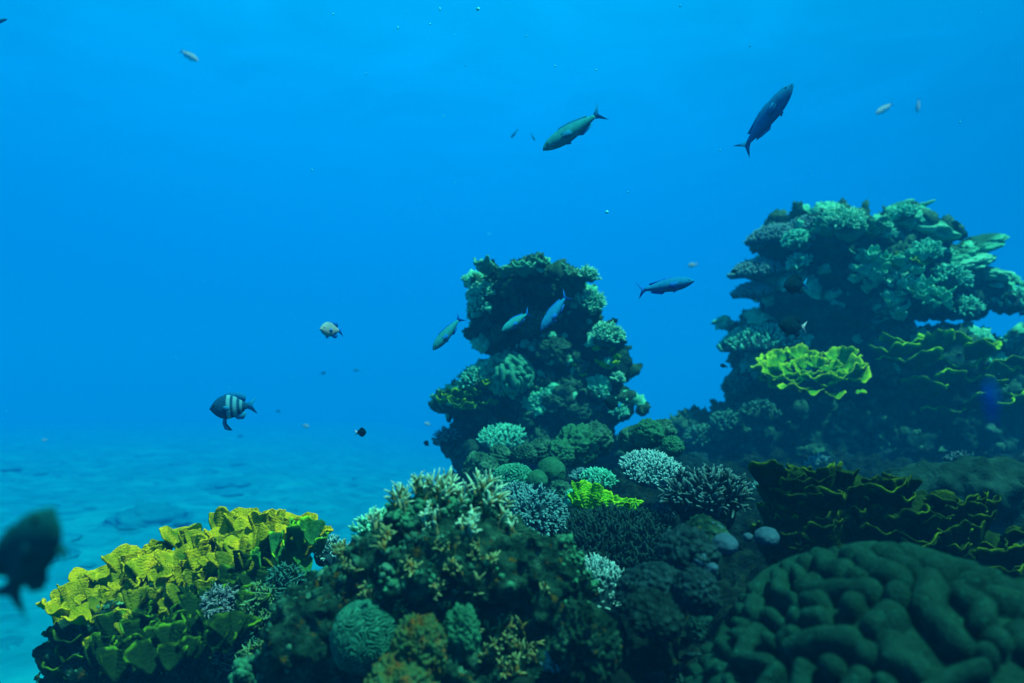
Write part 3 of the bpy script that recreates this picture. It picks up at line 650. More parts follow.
# ------------------------------------------------------------------ lime coral on the tower
D = 6.4; s = D / FPX; rng = np.random.default_rng(16)
t = thing('plate_coral', 'vivid lime whorl of thin curled plates on the front of the right tower', 'plate coral', at(812, 400, D))
WH = unit((-.08, -.40, .92)); wa, wb = frames(WH[None]); wa, wb = wa[0], wb[0]
for rad, sz, tl, nn_, hh in [(40, 24, .20, 11, 0), (34, 20, .55, 10, .02), (22, 17, .40, 7, .02), (12, 14, .6, 5, .03), (48, 16, -.05, 9, -.03)]:
    for k in range(nn_):
        a = (k + rng.uniform(-.25, .25)) / nn_ * 2 * math.pi; dr = wa * math.cos(a) + wb * math.sin(a); rr_ = rad * rng.uniform(.65, 1.35)
        add_plate(t, M['lime_whorl'], at(812, 375, D) + dr * rr_ * s * .78 + WH * hh, dr + rng.normal(size=3) * .2, sz * s * rng.uniform(.5, 1.25), tl + rng.uniform(-.3, .25), rng, spread=rng.uniform(.9, 1.3), ruffle=.12, curl=.35, nu=16, nv=36, thick=.012, bumps=.003, bscale=32., scallop=.22, freq=5, up=WH, wear=.6, keep=.85)

# ------------------------------------------------------------------ rimmed ledges at the right of the tower
D = 6.4; s = D / FPX; rng = np.random.default_rng(17)
t = thing('plate_coral', 'stack of thin dark ledges with lime rims at the right side of the tower', 'plate coral', at(940, 400, D))
LED = [(905, 342, 42), (940, 338, 50), (975, 342, 42), (895, 352, 36), (930, 352, 52), (965, 354, 46), (995, 358, 36), (915, 364, 50), (955, 366, 52), (990, 372, 40), (940, 378, 46), (975, 386, 44), (1005, 392, 34), (925, 392, 40), (990, 408, 36), (935, 410, 34), (960, 402, 36), (886, 356, 24), (1005, 372, 28)]
for px, py, sz in LED:
    add_plate(t, M['lime_rim'], at(px, py + 6, D + .2 + rng.uniform(-.08, .08)), (rng.uniform(-.6, .6) + (px - 940) / 110, -1, 0), sz * s * rng.uniform(.55, .9), rng.uniform(.0, .38), rng, spread=rng.uniform(.8, 1.3), ruffle=.10, curl=rng.uniform(.1, .6), nu=18, nv=54, thick=.014, scallop=.28, freq=5, bumps=.003, bscale=28, keep=.85)

# ------------------------------------------------------------------ olive plate coral (right, middle distance)
D = 2.05; s = D / FPX; rng = np.random.default_rng(18)
t = thing('plate_coral', 'big dark olive plate coral of overlapping leaves above the bottom right brain coral', 'plate coral', at(890, 580, D))
b = rock_from_blobs(blobs_px([(840, 530, 50, 72, 58, 44), (920, 558, 45, 84, 62, 44), (990, 590, 40, 60, 58, 44), (800, 522, 45, 34, 46, 38)], D), h=.014, lump=.02, seed=31, fine=.004)
mb = MB(); mb.add(b[0], b[1]); build('base', mb, M['olive_rim'], t)
bv, bn = b[0], b[2]; p = bv - CAM; dd_ = p @ FWD; bx = 512 + FPX * (p @ RIGHT) / dd_; by = 341.5 - FPX * (p @ UP) / dd_
cand = np.nonzero(((bn * unit(-p)).sum(1) > -.15) & (bx > 745) & (bx < 1050) & (by < 610))[0]; rng.shuffle(cand); got = []
for i in cand:
    if len(got) >= 92: break
    if all(math.hypot((bx[i] - x_) / 1.5, by[i] - y_) > 10 for x_, y_ in got):
        got.append((bx[i], by[i])); n_ = bn[i]; o = np.array([n_[0], n_[1], 0]) + rng.normal(size=3) * .3; o[2] = 0; o[1] -= .25
        add_plate(t, M['olive_rim'], bv[i] - n_ * .008 - UPV * .03, o, rng.uniform(24, 44) * s, rng.uniform(.75, 1.25) - .25 * max(n_[2], 0), rng, spread=rng.uniform(1.1, 1.5), ruffle=.08, curl=.2, nu=20, nv=40, thick=.006, bumps=.0018, bscale=70, scallop=.16, row=.4)

# ------------------------------------------------------------------ branching coral on the mound
rng = np.random.default_rng(22)
t = thing('staghorn_coral', 'ochre and pale green branching coral on top of the bottom centre mound', 'branching coral', at(450, 560, DM))
up_i = np.nonzero((mn_[:, 2] > -.1) | (mn_[:, 1] < -.3))[0]
pp = (mv_ - CAM); dd = pp @ FWD; PX = 512 + FPX * (pp @ RIGHT) / dd; PY = 341.5 - FPX * (pp @ UP) / dd
def stag(mb, P, D, L, R, rng, gen=2):
    n = len(P); fingers(mb, P, D, L, R, rng, 7, bend=.3, knob=.13, taper=.4)
    for g in range(gen):
        for k in range(2):
            f = rng.uniform(.35, .85, n)[:, None]; D2 = unit(unit(D) + rng.normal(size=(n, 3)) * .65 + UPV * .2)
            fingers(mb, P + unit(D) * f * L[:, None], D2, L * rng.uniform(.30, .55, n), R * .75, rng, 6, bend=.3, knob=.15)
SITES = []
for (px, py, w, n, L_) in [(375, 528, 14, 5, .050), (400, 512, 12, 6, .062), (420, 500, 12, 6, .068), (440, 502, 12, 6, .060), (455, 508, 14, 6, .052), (480, 502, 12, 6, .062), (495, 508, 10, 5, .055), (430, 525, 14, 6, .045), (470, 530, 14, 6, .045), (505, 530, 10, 4, .04),
                           (385, 548, 12, 5, .045), (350, 575, 10, 4, .035), (410, 575, 14, 5, .036), (445, 560, 14, 5, .036), (480, 560, 12, 5, .036), (370, 600, 12, 4, .034), (440, 595, 12, 4, .032), (400, 615, 10, 3, .03), (465, 590, 10, 4, .04),
                           (500, 635, 10, 5, .05), (520, 650, 12, 5, .05), (490, 660, 10, 4, .045), (535, 665, 10, 4, .045), (510, 670, 10, 4, .04), (340, 555, 8, 4, .035), (540, 600, 14, 3, .025), (470, 620, 10, 3, .03)]:
    dpix = np.hypot(PX - px, PY - py) + (dd > DM + .06) * 60
    cand = np.argsort(dpix)[:n * 14]; cand = cand[dpix[cand] < 40]
    if len(cand) < 3: continue
    n = int(n * 1.5); k = rng.choice(cand, n); mb = MB(); Dn = unit(mn_[k] * .7 + UPV * .75 + rng.normal(size=(n, 3)) * .25)
    stag(mb, mv_[k] - mn_[k] * .004, Dn, L_ * rng.uniform(.7, 1.2, n), .0046 * rng.uniform(.8, 1.25, n), rng)
    build('branch', mb, M['brown_branch' if py < 540 else 'brown_low'], t)
# lumps of crust on the front of the mound
for (px, py, d, r, m_, lab) in [(420, 650, 1.5, (26, 24, 30), 'orange_lump', 'orange brown crusted lump at the bottom edge below the branching coral'),
                                (462, 632, 1.55, (20, 16, 24), 'green_lump', 'smooth green coral lump with pale top right of the orange lump'),
                                (585, 650, 1.55, (36, 30, 44), 'mound', 'tall green crusted rock knob at the bottom centre right of the branching coral'),
                                (400, 690, 1.45, (40, 30, 26), 'orange_lump', 'low orange crusted rock at the bottom edge under the small ridged coral')]:
    s = d / FPX; c = at(px, py, d); t = thing('coral_lump', lab, 'coral lump', c)
    build('lump_body', lump_mesh(c, unit((0, -.35, 1)), np.array(r) * s, int(px), .30, 2.6, .22, 7., nth=110, nph=190, fine=.14, thmax=2.3), M[m_], t)
t = thing('branching_coral', 'small pale bush coral on the left shoulder of the bottom mound', 'branching coral', at(378, 524, 1.85))
bush('branching_coral', 'pale tipped finger coral hugging the left shoulder of the bottom mound', at(376, 536, 1.86), (-.3, -.2, 1), np.array([24, 24, 22]) * 1.86 / FPX, (M['teal_base'], M['mint_branch']), n=46, L=.035, R=.0052, seed=41, nclump=7)
bpy.data.objects.remove(t)

# soft branching growth between lemon coral and mound
for i, (px, py, d, r, m_, lab) in enumerate([(262, 610, 2.15, 30, 'moss_branch', 'moss green branching coral on the dark slope under the lemon coral'),
        (235, 650, 2.1, 30, 'dim_branch', 'teal branching coral low on the slope under the lemon coral'), (285, 585, 2.2, 22, 'dim_branch', 'small teal branching coral close under the dark end leaves of the lemon coral'),
        (220, 606, 2.12, 18, 'speck_branch', 'pale speckled branching coral under the middle of the lemon coral'), (300, 625, 2.05, 24, 'moss_branch', 'green branching coral at the right foot of the lemon coral slope'),
        (265, 668, 2.0, 34, 'moss_branch', 'yellow green branching coral at the bottom edge left of the mound')]):
    bush('branching_coral', lab, at(px, py, d), (.2, -.7, .7), np.array([r, r, r * .8]) * d / FPX, (M['dark_base'], M[m_]), n=95, L=.024, R=.0032, seed=60 + i, nclump=8, sub=2, bend=.6)
bush('branching_coral', 'white tipped coral clump in the gap beside the lemon coral', at(330, 556, 2.5), (.3, -.2, 1), np.array([26, 20, 16]) * 2.5 / FPX, (M['blue_base'], M['pale_branch']), n=70, L=.03, R=.005, seed=77, nclump=5)

# ------------------------------------------------------------------ mid reef table and finger corals
s = lambda d: d / FPX
table_coral('table_coral', 'dark slate table coral of dense fingers below the lime plate coral', at(622, 535, 2.35), (0, -.42, 1), 70 * s(2.35), 78 * s(2.35), (M['dark_base'], M['dark_branch']), n=620, L=.040, R=.0062, seed=101, spin=0, droop=.35, thick=.5)
table_coral('table_coral', 'white topped blue table coral left of the dark slate one', at(592, 570, 1.95), (.1, -.45, 1), 34 * s(1.95), 40 * s(1.95), (M['blue_base'], M['pale_branch']), n=300, L=.022, R=.0040, seed=102, spin=0, droop=.6, thick=.6)
bush('branching_coral', 'spiky grey finger coral with pale tips right of the dark slate table', at(706, 512, 2.45), (0, -.15, 1), np.array([46, 36, 30]) * s(2.45), (M['dark_base'], M['thorn_branch']), n=120, L=.075, R=.0085, seed=103, nclump=12, sub=3, upbias=.9)
bush('branching_coral', 'blue grey bushy coral behind the right shoulder of the bottom mound', at(536, 520, 2.35), (-.05, -.45, 1), np.array([34, 34, 34]) * s(2.35), (M['blue_base'], M['blue_branch']), n=300, L=.030, R=.0055, seed=104, nclump=12, upbias=.1, thmax=1.7)
bush('branching_coral', 'dark bushy coral left of the blue grey one behind the bottom mound', at(516, 505, 2.55), (-.05, -.4, 1), np.array([28, 28, 22]) * s(2.55), (M['dark_base'], M['blue_branch']), n=170, L=.024, R=.005, seed=105, nclump=9, upbias=.1)
table_coral('table_coral', 'white table coral between the middle pillar and the right tower', at(652, 462, 3.3), (.05, -.38, 1), 34 * s(3.3), 30 * s(3.3), (M['blue_base'], M['pale_branch']), n=420, L=.026, R=.0058, seed=106, spin=0, droop=.3, thick=.5)
table_coral('table_coral', 'teal table coral on the lower left face of the middle pillar', at(502, 433, 5.35), (-.05, -.45, 1), 22 * s(5.35), 22 * s(5.35), (M['teal_base'], M['teal_branch']), n=170, L=.042, R=.0095, seed=107, spin=0, droop=.3)
table_coral('table_coral', 'round teal table coral right of the boulder corals at the pillar foot', at(598, 474, 3.5), (.05, -.5, 1), 17 * s(3.5), 16 * s(3.5), (M['teal_base'], M['teal_branch']), n=150, L=.024, R=.0055, seed=108, spin=0, droop=.6)

# boulder corals and small lumps at the pillar foot
for i, (px, py, d, r, m_, lab) in enumerate([(537, 481, 3.35, 11, 'green_lump', 'smooth round green boulder coral at the pillar foot'), (551, 472, 3.45, 15, 'green_lump', 'larger dimpled boulder coral behind the smooth round one at the pillar foot'),
        (514, 481, 3.4, 22, 'brain_mid', 'flat patterned green coral left of the boulder corals at the pillar foot'), (560, 494, 3.2, 12, 'crust_dim', 'chunky coral below the boulder corals at the pillar foot'),
        (525, 455, 3.75, 13, 'crust_dim', 'knobbly dull coral above the flat patterned coral on the pillar foot'), (500, 458, 3.8, 12, 'crust_dim', 'dull knobbly coral on the left of the pillar foot'), (540, 452, 3.8, 12, 'crust_dim', 'dull green knob at the middle of the pillar foot'),
        (577, 447, 3.85, 20, 'green_lump', 'broad green crusted boulder right of the pillar foot'), (595, 440, 3.9, 16, 'crust_dim', 'grey green boulder at the right of the pillar foot'), (560, 455, 3.75, 13, 'green_lump', 'dark green knob between the boulder corals and the broad crusted boulder'),
        (648, 435, 3.6, 14, 'green_lump', 'knobbly coral head behind the white table coral'), (662, 432, 3.75, 12, 'crust_dim', 'dark knob standing behind the white table coral'), (635, 440, 3.7, 14, 'crust_dim', 'dull green coral head left behind the white table coral'), (672, 447, 3.5, 10, 'green_lump', 'pale green fan lump right of the white table coral'),
        (480, 470, 3.7, 16, 'crust_dim', 'dull lump at the far left of the pillar foot'), (575, 498, 3.0, 9, 'crust', 'small pale lump left of the lime plate coral')]):
    c = at(px, py, d); t = thing('boulder_coral', lab, 'boulder coral', c); sm = 'smooth' in lab
    if 'patterned' in lab: build('patterned_dome', brain_mesh(c, unit((0, -.5, 1)), np.array([r, r * .8, r * .75]) * s(d), 3.6 * s(d), 2.2 * s(d), seed=33, nth=90, nph=180, rough=.15), M[m_], t)
    else: build('knobbly_dome', lump_mesh(c, unit((0, -.3, 1)), np.array([r, r, r]) * s(d), 200 + i, .10 if sm else .22, 2.2, 0 if sm else .22, 5.5, fine=.02 if sm else .08, thmax=2.4), M[m_], t)

# slate lumps, sponges between the tables and the near brain coral
for i, (px, py, d, r, m_, kn, lab) in enumerate([(612, 700, 1.5, (30, 26, 24), 'dark_base', .2, 'almost black knob at the bottom edge left of the near brain coral'),
        (688, 557, 1.75, (28, 26, 24), 'slate_lump', .25, 'slate blue knobbly soft coral left of the near brain coral'), (660, 588, 1.68, (30, 26, 18), 'slate_lump', .25, 'slate folded soft coral below the knobbly slate one'), (640, 590, 1.75, (22, 22, 16), 'slate_lump', .2, 'low slate soft coral above the black gap'),
        (695, 592, 1.6, (22, 20, 20), 'slate_lump', .2, 'dull slate lump touching the near brain coral'), (706, 535, 1.95, (26, 20, 14), 'mound', .12, 'rounded dark green rock among the pale sponges'),
        (655, 612, 1.6, (34, 26, 16), 'dark_branch', .3, 'dark studded coral above the black gap at the bottom')]):
    c = at(px, py, d); t = thing('soft_coral', lab, 'soft coral', c)
    build('knobbly_body', lump_mesh(c, unit((0, -.35, 1)), np.array(r) * s(d), 300 + i, .25, 2.4, kn, 4.5, nth=80, nph=140, fine=.06, thmax=2.4), M[m_], t)
for i, (px, py, d, rx, ry, lab) in enumerate([(725, 545, 1.8, 13, 11, 'largest pale grey sponge beside the near brain coral'), (712, 530, 1.95, 13, 8, 'flat pale sponge capping the rounded rock'), (767, 537, 1.9, 12, 9, 'pale sponge dome under the olive plates'), (748, 537, 1.92, 5, 4, 'tiny pale sponge beside the sponge dome'),
        (700, 560, 1.7, 9, 7, 'pale streaked sponge on the slate soft coral'), (712, 568, 1.66, 6, 5, 'small pale sponge at the foot of the slate soft coral')]):
    c = at(px, py, d); t = thing('sponge', lab, 'sponge', c)
    build('sponge_body', lump_mesh(c, unit((-.1, -.3, 1)), np.array([rx, rx, ry]) * s(d), 400 + i, .14, 1.8, nth=30, nph=50, fine=.03, thmax=2.4), M['lavender'], t)
# ------------------------------------------------------------------ corals on the middle pillar
def on(vv, nn, px, py, dmax=12):
    """front-most surface vertex of a rock seen at pixel"""
    p = vv - CAM; d = p @ FWD; X = 512 + FPX * (p @ RIGHT) / d; Y = 341.5 - FPX * (p @ UP) / d
    r = np.hypot(X - px, Y - py); m = np.nonzero(r < max(dmax, r.min() + 3))[0]; i = m[np.argmin(d[m] + r[m] * .002)]
    return vv[i], nn[i], d[i]
def ruffle_row(name, label, pts, sz, D, m_, vv, nn, seed, tilt=(.2, .6), per=2, cat='plate coral', push=0.0, **kw):
    K = KT if vv is tv_ else KP; push *= K; rng = np.random.default_rng(seed); c = at(*pts[len(pts) // 2], D); t = thing(name, label, cat, c)
    for px, py in pts:
        P_, n_, d_ = on(vv, nn, px, py)
        for k in range(per):
            o = n_ + rng.normal(size=3) * .5; o[2] = 0
            if np.linalg.norm(o) < .1: o = np.array([0, -1., 0])
            P_ = P_ + rng.normal(size=3) * .012 * (per > 4) * 3 * K
            add_plate(t, m_, P_ + n_ * (push - .02 * K) + rng.normal(size=3) * .012 * K, o, sz * D / FPX * rng.uniform(.7, 1.2), rng.uniform(*tilt), rng, **{**dict(spread=1.25, ruffle=.15, curl=.4, nu=12, nv=30, thick=.012 * K, scallop=.22, bumps=.002 * K, bscale=40 / K), **kw})
    return t
ruffle_row('plate_coral', 'ruffled teal coral crest on the very top of the middle pillar', [(495, 268), (508, 264), (520, 260), (532, 256), (545, 253), (556, 252), (566, 258), (568, 266), (482, 282)], 13, DP, M['teal_plate'], pv_, pn_, 501)
def pbush(label, px, py, r, mk, seed, vv=pv_, nn=pn_, n=90, L=.035, R=.006, base='teal_base', ry=None, sub=2, thmax=1.6, D0=None, up=None):
    P_, n_, d_ = on(vv, nn, px, py + r * .3); d_ = d_ if D0 is None else D0; K = KT if vv is tv_ else KP
    c = at(px, py + r * .25, d_ + r * .1 * d_ / FPX); u = unit(n_ * .5 + UPV * .9) if up is None else unit(up)
    return bush('branching_coral', label, c, u, np.array([r, r, ry or r * .8]) * d_ / FPX, (M[base], M[mk]), n=n, L=L * K, R=R * K, seed=seed, nclump=7, sub=sub, thmax=thmax)
pbush('feathery mint bush coral sticking out at the top right of the middle pillar', 587, 275, 11, 'mint_branch', 511, n=60)
pbush('pale mint bush coral on the upper right shoulder of the middle pillar', 590, 300, 17, 'mint_branch', 512, n=110)
pbush('largest rounded mint bush coral on the right side of the middle pillar', 607, 333, 20, 'mint_branch', 513, n=170, L=.03)
pbush('teal bush coral on the left edge just below the crest of the middle pillar', 484, 290, 11, 'mint_branch', 514, n=60)
pbush('teal bush coral halfway down the left edge of the middle pillar', 477, 306, 8, 'teal_branch', 515, n=40)
pbush('dim teal bush coral above the ledge on the left of the middle pillar', 472, 377, 17, 'teal_branch', 516, n=110, L=.03)
pbush('dark twiggy coral at the far left of the middle pillar', 447, 437, 12, 'blue_branch', 517, n=50, base='dark_base', L=.04)
pbush('teal bush coral under the right ledge of the middle pillar', 618, 411, 10, 'teal_branch', 518, n=50, L=.03)
pbush('teal bush coral on the lower right face of the middle pillar', 596, 392, 13, 'teal_branch', 519, n=60)
pbush('mint coral tuft at the right hump of the middle pillar', 617, 378, 7, 'mint_branch', 520, n=30, L=.025)
pbush('dim coral tuft near the middle face of the middle pillar', 536, 318, 12, 'dim_branch', 521, n=60, L=.025)  # dim branch colour puts the overhang's shade into this tuft
ruffle_row('plate_coral', 'lime speckled plates on the right hump of the middle pillar', [(604, 351), (612, 353), (620, 349), (624, 356), (610, 362), (616, 366)], 8, DP, M['lime'], pv_, pn_, 522, per=1, tilt=(.1, .5))
ruffle_row('plate_coral', 'short row of lime plates below the right hump of the middle pillar', [(573, 367), (580, 371), (587, 375), (594, 375)], 8, DP, M['lime'], pv_, pn_, 523, per=1, tilt=(.1, .5))
ruffle_row('plate_coral', 'dark plates with thin lime rims on the left ledge of the middle pillar', [(443, 396), (452, 392), (462, 392), (470, 396), (480, 394), (490, 392), (455, 402), (470, 404), (482, 404), (447, 406)], 14, DP - .12, M['lime_rim'], pv_, pn_, 524, per=2, tilt=(0, .4), thick=.011)
for i, (px, py, r, mk, lab) in enumerate([(527, 402, 11, 'crust', 'pale finger lump under the brain coral of the middle pillar'), (540, 322, 11, 'pillar_growth', 'lumpy green coral in the shade of the middle pillar top'), (532, 332, 9, 'pillar_growth', 'dull coral knob in the shade of the middle pillar top'),
        (552, 298, 7, 'pillar_growth', 'dark knob at the right end of the pillar overhang'), (565, 296, 9, 'crust_dim', 'dull coral lump left of the pale mint bush'), (557, 352, 11, 'pillar_growth', 'dim round coral at the centre of the middle pillar'), (540, 368, 7, 'pillar_growth', 'small dull chip of coral right of the pillar brain coral'),
        (600, 385, 8, 'crust', 'pale chip of coral under the lime plates of the middle pillar'), (548, 412, 9, 'pillar_growth', 'dim coral knob low on the middle pillar face'), (515, 418, 8, 'crust_dim', 'dim coral knob above the teal table coral'), (585, 420, 12, 'pillar_growth', 'dim coral lump on the lower right of the middle pillar')]):
    P_, n_, d_ = on(pv_, pn_, px, py); t = thing('boulder_coral', lab, 'boulder coral', P_)
    build('knobbly_dome', lump_mesh(P_, unit(n_ + UPV * .6), np.array([r * 1.2, r, r * .7]) * s(d_), 530 + i, .6, 2.2, .35, 4.5, nth=44, nph=72, fine=.2, thmax=2.2), M[mk], t)

# ------------------------------------------------------------------ corals on the tower
for i, (px, py, rx, ry, mk, lab) in enumerate([(774, 228, 27, 16, 'blue_branch', 'grey domed table coral at the upper left of the right tower'), (756, 262, 27, 16, 'blue_branch', 'grey blue table coral jutting left below the domed one on the tower'), (752, 286, 19, 12, 'blue_branch', 'small dark table coral jutting left at mid height of the tower'),
        (808, 219, 32, 13, 'blue_branch', 'grey table coral right of the domed one at the tower top'), (757, 326, 41, 18, 'teal_branch', 'wide teal table coral jutting left above the lime whorl coral'), (1012, 290, 34, 14, 'teal_branch', 'teal table coral jutting at the right edge of the tower')]):
    d_ = DT - .18; table_coral('table_coral', lab, at(px, py, d_), (-.1, -.12, 1) if px < 900 else (.05, -.15, 1), rx * s(d_), rx * .9 * s(d_), (M['blue_base'], M[mk]), n=380, L=.046, R=.0124, seed=600 + i, droop=.55, thick=.8)
pbush('bushy mint coral crowning the top of the right tower', 842, 218, 24, 'mint_branch', 611, tv_, tn_, n=170, L=.06, R=.008, ry=12)
pbush('rounded pale coral head left of the tower crest', 796, 238, 16, 'teal_branch', 612, tv_, tn_, n=160, L=.03, R=.008)
for i, (px, py, r, lab) in enumerate([(880, 230, 12, 'teal coral clump at the right of the tower top'), (905, 214, 13, 'ragged teal coral clump on the highest point of the tower'), (925, 250, 14, 'teal coral clump below the tower fans'), (950, 275, 20, 'teal coral clump on the right shoulder of the tower'), (965, 305, 16, 'teal coral clump under the right shoulder of the tower'), (900, 280, 16, 'mint coral clump on the sunlit middle of the tower'), (800, 262, 12, 'small teal coral clump under the rounded tower head'), (736, 385, 14, 'dim teal coral clump on the left edge below the wide table'), (760, 410, 22, 'dim teal coral clump on the lower left slope of the tower'), (700, 434, 16, 'dark coral clump on the tower slope near the pillar'), (725, 420, 14, 'dark coral clump midway on the tower slope')]):
    pbush(lab, px, py, r, 'mint_branch' if 'mint' in lab else ('dim_branch' if 'dim' in lab or 'dark' in lab else 'teal_branch'), 620 + i, tv_, tn_, n=70, L=.045, R=.010, ry=r * .7)
ruffle_row('plate_coral', 'teal plates facing the sun across the middle of the right tower', [(858, 262), (868, 268), (880, 262), (895, 266), (910, 270), (852, 275), (856, 288), (866, 296), (878, 302), (890, 308), (872, 284), (900, 290), (920, 292)], 10, DT, M['crust'], tv_, tn_, 641, per=6, tilt=(.1, .8), thick=.012, push=.10, ruffle=.22, scallop=.35)  # bright crust colour paints the sunlit patch on these plates
ruffle_row('plate_coral', 'teal shelf plates along the tower crest', [(820, 228), (835, 232), (850, 232), (865, 230), (880, 236), (830, 244), (848, 246)], 17, DT, M['teal_plate'], tv_, tn_, 642, per=2, tilt=(.05, .5), thick=.016)
ruffle_row('plate_coral', 'yellow green plates below the crest at the centre of the tower', [(866, 240), (880, 240), (895, 246), (900, 256), (912, 262), (886, 252), (925, 264)], 13, DT, M['lime_rim'], tv_, tn_, 643, per=2, tilt=(.1, .5), thick=.012)
def fan(name, label, rows, D, mk, seed, cat='plate coral', **kw):
    rng = np.random.default_rng(seed); t = thing(name, label, cat, at(rows[0][0], rows[0][1], D))
    for px, py, sz, ox, oy, tl in rows: add_plate(t, M[mk], at(px, py, D), (ox, oy, 0), sz * s(D), tl, rng, **{**dict(spread=.9, ruffle=.08, curl=.3, nu=18, nv=34, thick=.02, scallop=.15, bumps=.003, bscale=30), **kw})
    return t
for label, parts in [('broad pale slab of coral pointing right at the tower top', [(922, 232, 36, 24, 11, .22, 'teal_plate'), (905, 222, 26, 22, 10, -.1, 'teal_plate')]),
                     ('raised slab corals with pale rims on the right shoulder of the tower', [(948, 256, 30, 22, 8, -.30, 'rim_plate'), (978, 246, 25, 18, 7, -.55, 'rim_plate'), (960, 262, 32, 22, 8, -.15, 'teal_plate')]),
                     ('lumpy teal slab leaning out at the right side of the tower', [(978, 274, 30, 20, 7, .05, 'teal_plate'), (950, 284, 30, 22, 8, .1, 'crust_dim')])]:
    d_ = DT - .12; t = thing('slab_coral', label, 'slab coral', at(parts[0][0], parts[0][1], d_))
    for k, (px, py, rx, ry, rz, tl, mk) in enumerate(parts):
        mb = lump_mesh(at(px, py, d_ - .03 * k), unit((math.sin(tl), -.22, math.cos(tl))), np.array([rx, rx * .8, rz]) * s(d_), 660 + k + int(px), .30, 2.0, .10, 4., nth=60, nph=110, fine=.08, thmax=math.pi * .98)
        v_ = mb.v[0]; nz_ = (v_ - at(px, py, d_ - .03 * k)) @ UPV; mb.a[0] = smooth(.55, 1.0, np.hypot((v_ - at(px, py, d_)) @ RIGHT, (v_ - at(px, py, d_))[:, 1]) / (rx * s(d_))).astype(np.float32)
        build('slab', mb, M[mk], t)
t = thing('antler_coral', 'dark antler shaped coral on the highest point of the tower', 'antler coral', at(908, 214, DT)); rng = np.random.default_rng(66)
for (a, b, r) in [((905, 214), (890, 206), .042), ((893, 208), (914, 198), .036), ((908, 213), (925, 204), .030), ((918, 208), (936, 199), .024)]:
    mb = MB(); A, B = at(*a, DT), at(*b, DT - .05); fingers(mb, A[None], (B - A)[None], np.linalg.norm(B - A), r, rng, 10, bend=.15, knob=.1, taper=.3); build('branch', mb, M['teal_plate'], t)

# countable small corals strewn over the reef slope
rng = np.random.default_rng(71)
p = REEFV - CAM; dd_ = p @ FWD; X_ = 512 + FPX * (p @ RIGHT) / dd_; Y_ = 341.5 - FPX * (p @ UP) / dd_
ok = np.nonzero((dd_ > 1.5) & (X_ > 330) & (X_ < 1060) & (Y_ < 720) & (Y_ > 380) & (REEFN[:, 2] > .35) & (REEFV[:, 2] > .35))[0]
protos = []
for k, (mk, kn) in enumerate([('pillar', .25), ('slate_lump', .2), ('slate_lump', .28), ('dark_base', .12)]):
    t = thing('knob_coral', 'small knobbly coral growing low on the shaded reef ground', 'knob coral', (0, 0, 0), 'small knobbly corals strewn over the reef ground')
    build('knobbly_dome', lump_mesh(np.zeros(3), (0, 0, 1), (.05, .045, .045), 700 + k, .3, 2.3, kn, 5, nth=32, nph=54, fine=.1, thmax=2.2), M[mk], t); protos.append(t)
for k in range(3):
    protos.append(bush('twig_coral', 'small bushy coral growing low on the shaded reef ground', (0, 0, 0), (0, 0, 1), (.07, .07, .05), (M['dark_base'], M[['blue_branch', 'dark_branch', 'thorn_branch'][k]]), n=70, L=.026, R=.006, seed=720 + k, nclump=3, group='small bushy corals strewn over the reef ground'))
used = set()
for k in range(150):
    i = rng.choice(ok, p=(1 / dd_[ok] ** 1.6) / (1 / dd_[ok] ** 1.6).sum()); j = int(rng.integers(len(protos)))
    sc_ = rng.uniform(.6, 1.35) * (.75 + .1 * dd_[i]); n_ = unit(REEFN[i] + UPV)
    rot = Vector(n_).to_track_quat('Z', 'Y').to_euler(); rot.z += rng.uniform(0, 6)
    if j not in used:
        used.add(j); o = protos[j]; o.location = [float(x) for x in REEFV[i]]; o.rotation_euler = rot; o.scale = (sc_,) * 3
    else: dup(protos[j], REEFV[i], rot, sc_)

# rubble mounds on the sand
rng = np.random.default_rng(81); protos = []
for k in range(5):
    t = thing('rubble_mound', 'low pale coral rubble mound on the hazy sand', 'rubble mound', (0, 0, -9), 'rubble mounds on the sand flat')
    build('mound_body', lump_mesh(np.array([0, 0, -9.]), (0, 0, 1), (.50, .44, .30), 800 + k, .22, 2.6, 0, 4.0, nth=32, nph=56, fine=.05, thmax=1.25), M['rubble'], t); protos.append(t)
spots = [(-2.45 * 1, 0, 0)]
first = True; used = set()
for k in range(150):
    y = 8.5 + 34 * rng.random() ** 1.5; x = rng.uniform(-.72 * y - .3, .0 * y - .6); sc_ = rng.uniform(.25, 1.1) * (.6 + .045 * y)
    if k == 0: q_ = at(152, 512, 19.5); x, y, sc_ = q_[0], q_[1], 2.2
    z = float(sand_h(np.array([[x, y, 0.]]))[0]) - .06 * sc_; j = k % 5
    sc3 = (sc_ * rng.uniform(.8, 1.3), sc_ * rng.uniform(.8, 1.3), sc_ * (rng.uniform(.2, .5) if k else 1.0))
    if j not in used: used.add(j); o = protos[j]; o.location = (x, y, z); o.rotation_euler = (0, 0, rng.uniform(0, 6)); o.scale = sc3
    else: o = dup(protos[j], (x, y, z), (0, 0, rng.uniform(0, 6)), sc3)
    if k == 0: o['label'] = 'largest rounded rubble mound on the sand behind the lemon coral'

